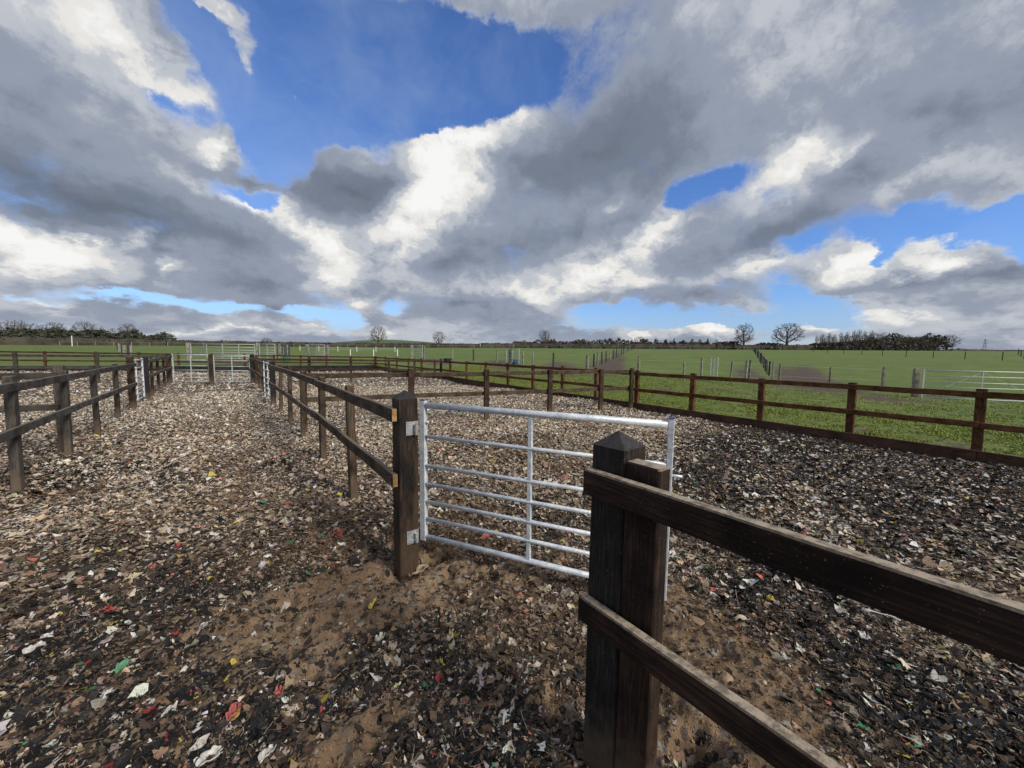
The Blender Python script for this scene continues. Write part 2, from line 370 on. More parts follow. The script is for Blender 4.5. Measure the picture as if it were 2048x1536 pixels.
W_BROWN = wood('brown_stained_timber', (.022, .014, .009), (.05, .031, .02), (.105, .066, .04), .5, (.20, .15, .11))
W_LANE = wood('weathered_brown_timber', (.030, .020, .013), (.072, .049, .033), (.145, .104, .072), .7, (.26, .21, .16), green=.25)
W_GREY = wood('weathered_grey_brown_timber', (.035, .030, .026), (.070, .060, .052), (.12, .105, .09), .6, (.27, .24, .20), green=.35)
W_RED = wood('fresh_red_brown_timber', (.046, .020, .008), (.115, .052, .021), (.23, .11, .043), .45, (.20, .11, .055), splash=.25)
W_FARK = wood('blue_black_damp_board', (.014, .015, .018), (.026, .028, .033), (.045, .046, .05), .1, (.06, .06, .06), rough=.95, splash=0.0)
W_KICK = wood('damp_red_brown_board', (.032, .014, .010), (.074, .034, .022), (.125, .060, .038), .3, (.13, .07, .045), splash=.12)
W_PALE = wood('silver_weathered_timber', (.16, .15, .12), (.26, .25, .21), (.36, .34, .29), .3, (.3, .3, .25), green=.2)
W_ENDCUT = wood('fresh_sawn_end_grain', (.16, .085, .035), (.32, .19, .085), (.48, .31, .155), .2, (.4, .3, .2))
def galv_f(t, b):
    tc = nd(t, 'ShaderNodeTexCoord')
    v = nd(t, 'ShaderNodeTexVoronoi'); t.links.new(tc.outputs['Object'], v.inputs['Vector']); v.inputs['Scale'].default_value = 70
    n = tnoise(t, tc.outputs['Object'], 14, 5, .65)
    c = tmix(t, tmap(t, n, .3, .7), (.56, .61, .66), (.73, .78, .83))
    vs_ = nd(t, 'ShaderNodeSeparateColor'); t.links.new(v.outputs['Color'], vs_.inputs[0]); c = tmix(t, .45, c, vs_.outputs[0], 'SOFT_LIGHT'); c = tmix(t, tmap(t, tnoise(t, tc.outputs['Object'], 5, 5, .7), .5, .7, 0, .45), c, (.36, .38, .40))
    c = tmix(t, tmap(t, tnoise(t, tc.outputs['Object'], 90, 3, .6), .66, .74, 0, .5), c, (.3, .28, .25))
    t.links.new(c, b.inputs['Base Color']); b.inputs['Metallic'].default_value = .22
    t.links.new(tmap(t, n, .3, .7, .34, .52), b.inputs['Roughness'])
    bump(t, b, n, .12, .003)
GALV = mat('galvanised_steel', galv_f, .42)
def galvold_f(t, b):
    tc = nd(t, 'ShaderNodeTexCoord'); n = tnoise(t, tc.outputs['Object'], 6, 5, .65)
    t.links.new(tmix(t, tmap(t, n, .3, .7), (.42, .46, .45), (.62, .66, .66)), b.inputs['Base Color']); b.inputs['Metallic'].default_value = .25
GALV_OLD = mat('dull_galvanised_steel', galvold_f, .55)
def flat(name, c, rough=.6, metal=0., sc=20, amp=.35):
    def f(t, b):
        tc = nd(t, 'ShaderNodeTexCoord'); n = tnoise(t, tc.outputs['Object'], sc, 4, .6)
        t.links.new(tmix(t, tmap(t, n, .3, .7), tuple(q*(1-amp) for q in c), tuple(min(1, q*(1+amp)) for q in c)), b.inputs['Base Color'])
        b.inputs['Metallic'].default_value = metal
        bump(t, b, n, .2, .004)
    return mat(name, f, rough)
GALV_PLATE = flat('zinc_plate_steel', (.36, .38, .39), .5, .4, 60, .3)
SCREW = flat('zinc_screw_head', (.5, .5, .5), .35, .8, 200)
BLACKP = flat('black_plastic_post', (.022, .024, .03), .6)
WHITEP = flat('white_plastic', (.75, .76, .74), .5, amp=.08)
GREENP = flat('green_plastic', (.02, .13, .07), .45)
BLUEP = flat('blue_plastic', (.06, .06, .25), .45)
BARK = flat('winter_bark', (.080, .068, .056), .9, sc=3)
TWIG = flat('winter_twigs', (.105, .086, .070), .9, sc=.6)
HEDGE_T = flat('hedge_twigs', (.052, .046, .033), .95, sc=.35, amp=.5)
EVERG = flat('dark_evergreen_leaves', (.056, .060, .040), .9, sc=.5, amp=.5)
IVY = flat('ivy_dark_leaves', (.066, .061, .047), .9, sc=.5, amp=.5)
PYL = flat('pylon_steel', (.32, .34, .37), .6)

def sand_f(t, b):
    tc = nd(t, 'ShaderNodeTexCoord'); p = tc.outputs['Object']
    n1 = tnoise(t, p, 1.3, 6, .6); n2 = tnoise(t, p, 22, 6, .7); n3 = tnoise(t, p, 260, 3, .6)
    c = tramp(t, n1, [(.30, (.15, .092, .052)), (.5, (.27, .178, .105)), (.7, (.37, .262, .165))])
    c = tmix(t, tmap(t, n2, .45, .68, 0, .55), c, (.12, .08, .052))
    c = tmix(t, tmap(t, n3, .62, .72, 0, .5), c, (.30, .24, .18))
    # trodden-in crumbs of black and pale fibre
    v = nd(t, 'ShaderNodeTexVoronoi'); wv = tnoise(t, p, 30, 3, .6, True)
    ad = nd(t, 'ShaderNodeVectorMath', operation='MULTIPLY_ADD'); t.links.new(wv, ad.inputs[0]); ad.inputs[1].default_value = (.06, .06, .06); t.links.new(p, ad.inputs[2])
    t.links.new(ad.outputs[0], v.inputs['Vector']); v.inputs['Scale'].default_value = 34
    sp = nd(t, 'ShaderNodeSeparateColor'); t.links.new(v.outputs['Color'], sp.inputs[0])
    crumb = tramp(t, sp.outputs[1], [(.0, (.018, .016, .015)), (.40, (.035, .028, .022)), (.55, (.11, .085, .062)), (.8, (.20, .165, .125)), (1., (.40, .37, .33))])
    at = nd(t, 'ShaderNodeAttribute', attribute_name='bare')
    msk = tmath(t, 'GREATER_THAN', sp.outputs[0], tmath(t, 'ADD', tmath(t, 'MULTIPLY', at.outputs['Fac'], .62), .12))
    c = tmix(t, msk, c, crumb)
    t.links.new(c, b.inputs['Base Color'])
    h = tmath(t, 'ADD', tmath(t, 'MULTIPLY', n2, 1.0), tmath(t, 'MULTIPLY', n3, .25))
    bump(t, b, h, 1.0, .03)
SAND = mat('damp_brown_sand', sand_f, .92)
def flake_f(t, b):
    at = nd(t, 'ShaderNodeAttribute', attribute_name='tint'); tc = nd(t, 'ShaderNodeTexCoord')
    n = tnoise(t, tc.outputs['Object'], 70, 5, .7); n2 = tnoise(t, tc.outputs['Object'], 420, 2, .6)
    c = tmix(t, 1.0, at.outputs['Color'], tramp(t, n, [(.25, (.45, .42, .38)), (.5, (.95, .93, .9)), (.75, (1.35, 1.32, 1.3))]), 'MULTIPLY')
    c = tmix(t, tmap(t, n, .55, .72, 0, .4), c, (.15, .11, .075))
    t.links.new(c, b.inputs['Base Color'])
    bump(t, b, tmath(t, 'ADD', n, tmath(t, 'MULTIPLY', n2, .5)), .7, .008)
    b.inputs['Specular IOR Level'].default_value = .2
FLAKE = mat('shredded_carpet_felt', flake_f, .95)
def grass_f(t, b):
    tc = nd(t, 'ShaderNodeTexCoord'); p = tc.outputs['Object']
    at = nd(t, 'ShaderNodeAttribute', attribute_name='mud')
    n0 = tnoise(t, p, .05, 5, .6); n1 = tnoise(t, p, .5, 6, .65); n2 = tnoise(t, p, 7, 5, .7); n3 = tnoise(t, p, 60, 3, .7)
    c = tramp(t, n1, [(.3, (.080, .118, .020)), (.5, (.128, .176, .030)), (.7, (.178, .216, .046))])
    c = tmix(t, tmap(t, n0, .4, .62, 0, .55), c, (.082, .158, .024))
    c = tmix(t, tmap(t, n2, .45, .7, 0, .75), c, (.048, .075, .014))
    c = tmix(t, tmap(t, n3, .55, .75, 0, .5), c, (.19, .205, .06))
    mud = tramp(t, n2, [(.3, (.045, .030, .020)), (.55, (.092, .064, .043)), (.75, (.15, .112, .082))])
    mm = tmath(t, 'ADD', at.outputs['Fac'], tmath(t, 'MULTIPLY', tmath(t, 'ADD', tmath(t, 'SUBTRACT', n2, .5), tmath(t, 'SUBTRACT', n1, .5)), 1.7))
    c = tmix(t, tmap(t, mm, .35, .6), c, mud)
    t.links.new(c, b.inputs['Base Color'])
    bump(t, b, tmath(t, 'ADD', n2, tmath(t, 'MULTIPLY', n3, .4)), .8, .06)
GRASS = mat('pasture_grass', grass_f, .95)
def blade_f(t, b):
    at = nd(t, 'ShaderNodeAttribute', attribute_name='tint')
    t.links.new(at.outputs['Color'], b.inputs['Base Color']); b.inputs['Specular IOR Level'].default_value = .25
BLADE = mat('grass_blades', blade_f, .7)
HILLM = flat('distant_pasture', (.085, .12, .055), .95, sc=.02, amp=.3)

# ================================================================ terrain
PER_X = 9.35                                    # right-hand perimeter of the arena
def far_line(x): return 30.1 + (9.35-x)*0.335    # far perimeter, as y over x
_c = [(23.3, 2.4, -.12), (24.9, -.06, -.1), (21.4, 10.1, .15), (17.4, 23.2, .62), (13.8, 32.2, .93), (7.1, 41, .89), (-2.3, 40.5, .64), (3.3, 36.3, .66),
      (-49.6, 171.5, 1.83), (.7, 200.3, 2.65), (114, 153, 3.55), (216, 64, 4.1), (356, 9.4, 5.2), (9.6, -3, -.02), (9.6, 2, 0.0), (9.6, 6, .05), (9.6, 12, .12), (9.6, 20, .22), (9.6, 29, .4),
      (0, 33.6, .42), (8, 31, .42), (-9, 36.6, .18), (-20, 42, .2), (24, -20, -.3), (10, -20, -.1), (60, -20, .3), (-30, 80, .8)]
for (px, py, dep) in ((1190, 735, 36), (1263, 699, 112), (1538, 749, 34), (1508, 702, 100), (748, 712, 70), (700, 704, 90), (1800, 715, 70), (1000, 706, 80), (300, 697, 80), (1650, 712, 70)):
    p = EYE + ray(px, py)*dep; _c.append(tuple(p))
_c = np.array(_c)
def _uv(x, y):
    r = np.sqrt(x*x+y*y)+1; return np.log(r)*1.3, np.arctan2(x, y)*1.4
_cu = np.stack(_uv(_c[:, 0], _c[:, 1]), 1)
def _ph(d): return d
_A = np.linalg.norm(_cu[:, None]-_cu[None], axis=2) - np.eye(len(_c))*0.03
_wt = np.linalg.solve(_A, _c[:, 2]-_c[:, 2].mean())
def field_h(x, y):
    x = np.atleast_1d(np.asarray(x, float)); y = np.atleast_1d(np.asarray(y, float))
    r = np.sqrt(x*x+y*y); k = np.where(r > 240, 240/np.maximum(r, 1), 1.0)
    u, v = _uv(x*k, y*k)
    out_ = np.full(x.shape, _c[:, 2].mean())
    for i in range(len(_c)): out_ = out_ + _wt[i]*np.sqrt((u-_cu[i, 0])**2+(v-_cu[i, 1])**2)
    return out_ + .05*fbm(x/3, y/3, 3, 5) + .015*fbm(x/.6, y/.6, 2, 9)
BARE = [(640, 1230, .55, .5, .95), (700, 1180, .4, .4, .6), (760, 1430, .22, .16, .7), (690, 1500, .22, .14, .7), (1380, 1260, .42, .36, 1.1), (1480, 1330, .3, .3, .8), (1560, 1420, .28, .2, .5), (1360, 1440, .25, .25, .9), (1500, 1490, .25, .2, .9), (1060, 1120, .45, .4, .55),
        (830, 1150, .42, .42, 1.0), (920, 1110, .4, .3, .6), (1320, 1180, .3, .3, .7), (1010, 1280, .2, .12, .35), (1120, 1400, .16, .16, .6), (930, 1020, .5, .3, .45), (470, 850, .5, 3.0, .42), (480, 960, .4, 1.0, .25), (700, 830, .5, .7, .35), (1030, 890, 1.2, .6, .3), (1900, 920, 9.0, .16, 0)]
DARK = [(300, 1400, .9, .7, 1.3), (120, 1350, .6, .6, .8), (150, 1150, .8, .9, .6), (600, 1450, .4, .3, .7), (520, 1320, .5, .5, .6), (380, 1180, .5, .5, .5), (900, 1480, .35, .3, .7), (860, 1290, .45, .35, .55), (1150, 1290, .2, .3, .6), (60, 960, .7, .8, .5), (100, 900, 1.5, 1.5, .4),
        (1930, 960, 2.4, 1.6, 1.5), (1700, 900, 2.2, 1.7, 1.4), (2000, 930, 2.4, 1.8, 1.2), (1620, 880, 1.6, 1.4, .9), (1560, 880, 1.2, 1.0, .6), (1480, 960, .9, .8, .7), (1850, 1080, 1.2, .6, .45), (1650, 1100, .6, .5, .5), (1750, 1350, .5, .4, .9), (1950, 1480, .4, .3, .8), (1560, 1180, .3, .3, .8), (1460, 1120, .35, .3, .5), (1100, 870, 1.0, .5, .3), (1060, 1000, .6, .4, .2)]
def bare(x, y):
    b = gauss_px(BARE, x, y) + .35*np.clip(fbm(x/.9, y/.9, 3, 71)*3-.25, 0, 1)
    return np.clip(b + (fbm(x/.28, y/.28, 4, 44)*1.1+fbm(x/.07, y/.07, 3, 45)*1.0)*np.clip(b*2, 0, 1), 0, 1)
hp = (1.04, 2.69)
hole = on_z(872, 1106)[:2]
def hoof(x, y):
    c = .42; i = np.floor(x/c); j = np.floor(y/c); px = (i+.3+.4*_h(i, j, 501))*c; py = (j+.3+.4*_h(i, j, 502))*c
    d = np.hypot((x-px)*(1+.35*_h(i, j, 503)), y-py); on = _h(i, j, 504) < .55
    return on*(.034*np.exp(-(d/.062)**4) - .012*np.exp(-((d-.088)/.022)**2))
def arena_h(x, y):
    g = .07*fbm(x/1.5, y/1.5, 3, 1) + .055*fbm(x/.42, y/.42, 3, 2) + .026*fbm(x/.13, y/.13, 2, 3)
    b = bare(x, y)
    rd = 1-np.abs(2*fbm(x/.22, y/.22, 3, 31, .6)*1.6)
    g = g + b*(.055*(rd-.6) + .045*fbm(x/.07, y/.07, 3, 77) + .02*fbm(x/.03, y/.03, 2, 78) - .012)
    g = g + .09*np.clip((-x-1.6)/2, 0, 1) + .05*np.exp(-((x-1.1)/.5)**2)*np.clip((y-3.4)/2, 0, 1)
    g = g + .10*np.exp(-((x-8.7)/1.1)**2)*np.clip((y-3)/4, 0, 1)*(0.8+2*fbm(y/2, y/9, 2, 8))
    d = np.hypot(x-hp[0]-.02, y-hp[1]+.03); g = g - .045*np.exp(-(d/.125)**4)
    d = np.hypot((x-hole[0])/1.25, y-hole[1]); g = g - .34*np.exp(-(d/.078)**6)
    g = g - hoof(x, y)
    d = np.hypot(x-1.75, y-.62); g = g + .05*np.exp(-(d/.4)**2)
    return g - .01
# arena floor: one polar sheet, fine near the lane, running on under the field
az = np.concatenate([np.linspace(-180, -26, 60, endpoint=False), np.linspace(-26, 100, 760, endpoint=False), np.linspace(100, 180, 40)])*math.pi/180
rr = np.concatenate([[.02], np.geomspace(.35, 46, 660)])
AA, RR = np.meshgrid(az, rr); GX = RR*np.sin(AA); GY = RR*np.cos(AA)
GZ = arena_h(GX, GY)
outside = (GX > PER_X+.03) | (GY > far_line(GX)+.03)
GZ = np.where(outside, np.minimum(GZ, -1.5), GZ)
nr, na = GX.shape
I = np.arange(nr*na).reshape(nr, na)
Qd = np.stack([I[:-1, :-1], I[:-1, 1:], I[1:, 1:], I[1:, :-1]], -1).reshape(-1, 4)[:, ::-1]
sand = np_mesh('ground', np.stack([GX, GY, GZ], -1).reshape(-1, 3), quads=Qd, mat=SAND, smooth=True, attrs={'bare': bare(GX, GY).ravel()})
tag(sand, kind='structure')
# pasture: starts at the perimeter boards, reaches the horizon
MUD = [(870, 722, 60, 5, .8), (1000, 726, 70, 8, .85), (1120, 733, 70, 9, .95), (1235, 712, 26, 14, .95), (1205, 729, 42, 8, .8), (1420, 778, 60, 4, .5), (1330, 777, 60, 4, .6), (1490, 747, 42, 9, .8), (1605, 750, 52, 11, 1.0), (1560, 735, 14, 14, .5), (1660, 768, 50, 5, .6), (1700, 784, 80, 4, .6),
       (1880, 797, 40, 4, .7), (1900, 890, 34, 7, .75), (1720, 864, 34, 6, .7), (1500, 842, 30, 4, .5), (640, 717, 40, 4, .7), (450, 722, 110, 5, .7), (430, 731, 120, 6, .7), (100, 742, 130, 4, .6), (250, 735, 40, 5, .5), (560, 722, 30, 4, .5), (1780, 800, 60, 3, .5)]
def on_field(px, py):
    d = ray(px, py); t = np.geomspace(6, 400, 900); p = EYE[None]+d[None]*t[:, None]/np.linalg.norm(d)
    k = np.argmax((p[:, 2] < field_h(p[:, 0], p[:, 1])) & ((p[:, 0] > PER_X+.1) | (p[:, 1] > far_line(p[:, 0])+.1))); return p[k]
_mud = []
for (px, py, hw, hh, wt) in MUD:
    c_ = on_field(px, py); n_ = on_field(px, py+hh); ds = math.hypot(*c_[:2]); rd_ = max(2*abs(ds-math.hypot(*n_[:2])), .25)
    _mud.append((c_[0], c_[1], c_[0]/ds, c_[1]/ds, rd_, hw/F*ds*.62, wt*.92))
def mud(x, y):
    r = np.zeros_like(x)
    for (cx_, cy_, ux, uy, rd_, rt_, wt) in _mud:
        dx, dy = x-cx_, y-cy_; r = r + wt*np.exp(-((dx*ux+dy*uy)/rd_)**2-((dx*uy-dy*ux)/rt_)**2)
    return r
ys = np.concatenate([-np.geomspace(1200, 8, 30), np.arange(-7.5, 30.1-.3, .45)])
tt = np.concatenate([[0, .02], np.geomspace(.4, 1500, 109)])
yA = np.concatenate([ys, far_line(9.35)+.03+tt])
xA = PER_X+.04 + tt
XA, YA = np.meshgrid(xA, yA)
xB = PER_X+.04 - np.concatenate([[0], np.geomspace(.4, 1200, 110)])[::-1]   # both patches end in a buried skirt along the boards
XB, TB = np.meshgrid(xB, tt); YB = far_line(np.maximum(XB, -60))+.03+TB
def grid_quads(nr, na, o):
    I = np.arange(nr*na).reshape(nr, na)+o
    return np.stack([I[:-1, :-1], I[:-1, 1:], I[1:, 1:], I[1:, :-1]], -1).reshape(-1, 4)
VA = np.stack([XA, YA, field_h(XA.ravel(), YA.ravel()).reshape(XA.shape)], -1).reshape(-1, 3)
VB = np.stack([XB, YB, field_h(XB.ravel(), YB.ravel()).reshape(XB.shape)], -1).reshape(-1, 3)
VA[(np.abs(VA[:, 0]-xA[0]) < 1e-6) & (VA[:, 1] <= yA[len(ys)]+1e-6), 2] -= .7
VB[(TB.ravel() < 1e-9), 2] -= .7
FV = np.concatenate([VA, VB]); FQ = np.concatenate([grid_quads(*XA.shape, 0), grid_quads(*XB.shape, len(VA))])
pas = np_mesh('pasture_field', FV, quads=FQ, mat=GRASS, smooth=True, attrs={'mud': mud(FV[:, 0], FV[:, 1])})
tag(pas, kind='structure')
# low hill beyond the hedges
hc = at_depth(800, 520); gx, gy = np.meshgrid(np.linspace(-1, 1, 50), np.linspace(-1, 1, 30))
f2 = np.array([M[0][0], M[1][0]]); f2 /= np.linalg.norm(f2); g2 = np.array([-f2[1], f2[0]])
HX = hc[0]+f2[0]*gx*260+g2[0]*gy*150; HY = hc[1]+f2[1]*gx*260+g2[1]*gy*150
HZ = 3 + 12.5*np.exp(-((gx+.08)/.36)**2-(gy/.5)**2) + 3.5*np.exp(-((gx-.35)/.3)**2-(gy/.5)**2) - 4*np.clip(np.maximum(abs(gx), abs(gy))-.6, 0, 1)*4
hill = np_mesh('hill', np.stack([HX, HY, HZ], -1).reshape(-1, 3), quads=grid_quads(30, 50, 0), mat=HILLM, smooth=True); tag(hill, kind='structure')

def gz(x, y):
    if x < PER_X and y < far_line(x): return float(arena_h(np.array([x]), np.array([y]))[0])
    return float(field_h(x, y)[0])

# ================================================================ shredded carpet fibre over the arena
PAL = {'tan': (.41, .325, .24), 'beige': (.54, .455, .36), 'brown': (.21, .15, .105), 'dkbrown': (.085, .063, .047), 'grey': (.34, .31, .275), 'black': (.014, .0145, .017),
       'charcoal': (.032, .032, .034), 'white': (.62, .61, .58), 'pale': (.60, .55, .48), 'red': (.42, .055, .055), 'pink': (.48, .15, .13), 'yellow': (.50, .42, .09), 'green': (.07, .25, .13)}
PN = list(PAL); PC = np.array([PAL[k] for k in PN])
BASEP = dict(tan=.30, beige=.20, brown=.17, dkbrown=.08, grey=.12, black=.025, charcoal=.03, white=.020, pale=.08, red=.0014, pink=.0032, yellow=.003, green=.0016)
DARKP = dict(tan=.04, beige=.03, brown=.09, dkbrown=.16, grey=.05, black=.42, charcoal=.20, white=.032, pale=.04, red=.0020, pink=.0042, yellow=.005, green=.0024)
pb = np.array([BASEP[k] for k in PN]); pb /= pb.sum(); pd_ = np.array([DARKP[k] for k in PN]); pd_ /= pd_.sum()
def scatter(n, r0, r1, a0=-24, a1=98):
    if r1 < 9.5: a0, a1 = -52, 126          # all round the standing point, not only ahead of it
    r = np.sqrt(rng.uniform(r0*r0, r1*r1, n)); a = np.radians(rng.uniform(a0, a1, n))
    x = r*np.sin(a); y = r*np.cos(a)
    k = (x < PER_X-.08) & (y < far_line(x)-.15) & (x > -14)
    b = bare(x, y); k &= rng.uniform(0, 1, n) > b*.97
    x = x[k]; y = y[k]
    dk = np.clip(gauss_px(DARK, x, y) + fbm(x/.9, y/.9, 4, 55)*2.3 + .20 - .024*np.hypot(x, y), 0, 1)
    pr = pb[None]*(1-dk[:, None]) + pd_[None]*dk[:, None]
    cls = (rng.uniform(0, 1, len(x))[:, None] > np.cumsum(pr, 1)).sum(1).clip(0, len(PN)-1)
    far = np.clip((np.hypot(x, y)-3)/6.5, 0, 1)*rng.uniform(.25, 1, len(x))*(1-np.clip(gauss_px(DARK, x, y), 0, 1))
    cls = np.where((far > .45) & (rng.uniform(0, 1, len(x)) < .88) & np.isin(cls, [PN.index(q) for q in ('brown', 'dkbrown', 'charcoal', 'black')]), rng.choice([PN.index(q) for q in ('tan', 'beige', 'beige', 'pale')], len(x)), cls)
    rr__ = np.hypot(x, y); u1 = rng.uniform(0, 1, len(x))
    pale_ = np.isin(cls, [PN.index(q) for q in ('tan', 'beige', 'pale', 'grey')])
    cls = np.where(pale_ & (u1 < .64*np.clip((5.5-rr__)/3, 0, 1)), rng.choice([PN.index(q) for q in ('brown', 'dkbrown', 'dkbrown', 'black', 'charcoal')], len(x)), cls)
    col_ = np.isin(cls, [PN.index(q) for q in ('red', 'pink', 'yellow', 'green')])
    cls = np.where(col_ & (u1 < .75*np.clip((rr__-4)/3, 0, 1)), PN.index('tan'), cls)
    return x, y, cls
def flakes(x, y, cls, size, K, rings, lift, crumple):
    n = len(x); z = arena_h(x, y)
    e = .05; nx = -(arena_h(x+e, y)-z)/e; ny = -(arena_h(x, y+e)-z)/e
    th = rng.uniform(0, 2*np.pi, n); sz = size*np.exp(np.clip(rng.normal(0, .42, n), -1, .75)); asp = rng.uniform(.35, 1.0, n)
    bright = np.isin(cls, [PN.index(k) for k in ('red', 'pink', 'yellow', 'green', 'white')]); sz = sz*np.where(bright, 1.2, 1.0)
    an = np.linspace(0, 2*np.pi, K, endpoint=False)[None] + rng.uniform(-.5, .5, (n, K))*(2*np.pi/K)*.9
    ro = rng.uniform(.45, 1.15, (n, K))
    tilt = rng.normal(0, .24, (n, 2)); tilt[:, 0] += nx*.7*-1; tilt[:, 1] += ny*.7*-1
    bend = rng.normal(0, 1.0, (n, 3))*crumple
    vs = []; 
    def put(u, v, jit):
        zz = (bend[:, :1]*u*u + bend[:, 1:2]*v*v + bend[:, 2:]*u*v) + rng.normal(0, 1, u.shape)*crumple*.28*jit
        uu = u*np.cos(th)[:, None]-v*np.sin(th)[:, None]; vv = u*np.sin(th)[:, None]+v*np.cos(th)[:, None]
        X = x[:, None]+uu*sz[:, None]; Y = y[:, None]+vv*sz[:, None]
        Z = z[:, None]+lf[:, None]+zz*sz[:, None] + (tilt[:, :1]*uu+tilt[:, 1:]*vv)*sz[:, None]
        vs.append(np.stack([X, Y, Z], -1))
    lf = rng.uniform(0, lift, n)
    put(np.zeros((n, 1)), np.zeros((n, 1)), 1)
    for q in range(rings):
        k = (q+1)/rings; rq = ro if q == rings-1 else (ro*.5+.5*ro.mean(1, keepdims=True))
        put(rq*np.cos(an)*k, rq*np.sin(an)*k*asp[:, None], 1)
    V = np.concatenate(vs, 1); nv = V.shape[1]
    o = (np.arange(n)*nv)[:, None]
    i = np.arange(K); j = (i+1) % K
    T = np.stack([np.zeros(K, int), 1+i, 1+j], -1)
    T = (o[:, :, None]+T[None]).reshape(-1, 3); Qs = None
    if rings > 1:
        qs = [np.stack([1+q*K+i, 1+(q+1)*K+i, 1+(q+1)*K+j, 1+q*K+j], -1) for q in range(rings-1)]
        Qs = (o[:, :, None]+np.concatenate(qs)[None]).reshape(-1, 4)
    c = PC[cls]*np.exp(rng.normal(0, .26, n))[:, None]*(1+rng.normal(0, .05, (n, 3)))
    soil = np.clip(.28+fbm(x/.7, y/.7, 4, 91)*2.2+bare(x, y)*.8-.02*np.hypot(x, y), 0, .85)*rng.uniform(.2, 1, n)*np.where(bright, .45, 1.0)*(1-.85*np.clip(gauss_px(DARK, x, y), 0, 1))
    c = c*(1-soil[:, None]) + np.array([.155, .100, .060])*np.exp(rng.normal(0, .3, n))[:, None]*soil[:, None]
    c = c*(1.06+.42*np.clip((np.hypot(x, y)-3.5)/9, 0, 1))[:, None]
    c = np.clip(np.repeat(c, nv, 0), .004, .8)
    return V.reshape(-1, 3), T, Qs, c
parts = []
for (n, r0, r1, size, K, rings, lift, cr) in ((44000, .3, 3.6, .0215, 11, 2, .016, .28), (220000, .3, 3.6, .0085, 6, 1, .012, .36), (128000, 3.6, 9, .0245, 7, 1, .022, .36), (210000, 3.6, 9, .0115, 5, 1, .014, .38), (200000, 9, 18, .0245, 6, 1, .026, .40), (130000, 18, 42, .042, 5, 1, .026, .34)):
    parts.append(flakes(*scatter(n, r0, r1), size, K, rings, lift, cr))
# crumbs and clods of the soil itself, thickest where it lies bare
n = 90000; r = np.sqrt(rng.uniform(.8, 30, n)); a = np.radians(rng.uniform(-24, 98, n)); x = r*np.sin(a); y = r*np.cos(a)
k = (x < PER_X-.1) & (rng.uniform(0, 1, n) < .18+bare(x, y)); x = x[k]; y = y[k]
V, T, Q_, c = flakes(x, y, np.full(len(x), PN.index('brown')), .0055, 6, 1, .006, 1.1)
c = np.repeat(np.array([.235, .155, .092])*np.exp(rng.normal(0, .35, len(x)))[:, None], len(V)//len(x), 0); parts.append((V, T, Q_, c))
# loose threads near the lane
def threads(n, r1, l0, l1, wd, names, lift):
    xs, ys_, cl = scatter(n, .9, r1); n = len(xs)
    K = 6; hd = rng.uniform(0, 2*np.pi, n); ln = rng.uniform(l0, l1, n); cu = rng.normal(0, 1.3, n)
    px_ = []; cxx = xs.copy(); cyy = ys_.copy(); zb = rng.uniform(.004, .02, n); hz_ = rng.uniform(.0, lift, n)
    for k in range(K):
        s_ = k/(K-1); h2 = hd+cu*s_*1.5; zz = arena_h(cxx, cyy)+zb+hz_*math.sin(math.pi*s_)
        px_.append(np.stack([cxx-np.sin(h2)*wd, cyy+np.cos(h2)*wd, zz], -1)); px_.append(np.stack([cxx+np.sin(h2)*wd, cyy-np.cos(h2)*wd, zz+.001], -1))
        cxx = cxx+np.cos(h2)*ln/K; cyy = cyy+np.sin(h2)*ln/K
    TV = np.stack(px_, 1); nv = 2*K
    TQ = (np.arange(n)[:, None, None]*nv + np.array([[2*k, 2*k+2, 2*k+3, 2*k+1] for k in range(K-1)])[None]).reshape(-1, 4)
    tcs = PC[rng.choice([PN.index(q) for q in names], n)]
    parts.append((TV.reshape(-1, 3), np.zeros((0, 3), int), TQ, np.repeat(tcs, nv, 0)))
threads(2600, 4.5, .04, .13, .0010, ('tan', 'brown', 'grey', 'beige', 'charcoal'), .012)
threads(42000, 4.5, .012, .04, .0008, ('brown', 'dkbrown', 'dkbrown', 'black', 'charcoal', 'tan'), .018)
Vs = []; Ts = []; Qs = []; Cs = []; o = 0
for V, T, Q_, c in parts:
    Vs.append(V); Cs.append(c); Ts.append(T+o)
    if Q_ is not None: Qs.append(Q_+o)
    o += len(V)
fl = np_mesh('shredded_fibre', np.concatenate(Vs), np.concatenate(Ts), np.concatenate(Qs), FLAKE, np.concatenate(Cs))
tag(fl, 'shredded carpet felt scraps in tan, black and white strewn over the sand', 'shredded fibre', kind='stuff')

# ================================================================ grass blades on the near pasture
nb = 200000
x = PER_X+.12 + rng.exponential(5.5, nb); y = rng.uniform(-3, 24, nb)
k = (x < 30) & (np.arctan2(x, y) < R(101)) & (fbm(x/.35, y/.35, 3, 61) > -.12) & (mud(x, y)+fbm(x/.5, y/.5, 2, 3)*.6 < .5)
x = x[k]; y = y[k]; nb = len(x)
bz = field_h(x, y); h = rng.uniform(.014, .036, nb)*(1+1.2*np.clip(fbm(x/.8, y/.8, 2, 6)*2, -.3, .8)); a = rng.uniform(0, 2*np.pi, nb); wd = .006+.0006*x
lean = rng.uniform(0, .05, nb)
BV = np.stack([np.stack([x-np.cos(a)*wd, y-np.sin(a)*wd, bz-.005], -1), np.stack([x+np.cos(a)*wd, y+np.sin(a)*wd, bz-.005], -1),
               np.stack([x-np.sin(a)*lean, y+np.cos(a)*lean, bz+h], -1)], 1).reshape(-1, 3)
g0 = np.array([.185, .225, .042])*np.exp(rng.normal(0, .28, nb))[:, None]; g0 = g0*(1-.0) + np.array([.10, .07, .02])*rng.uniform(0, .8, nb)[:, None]*(rng.uniform(0, 1, nb) < .3)[:, None]
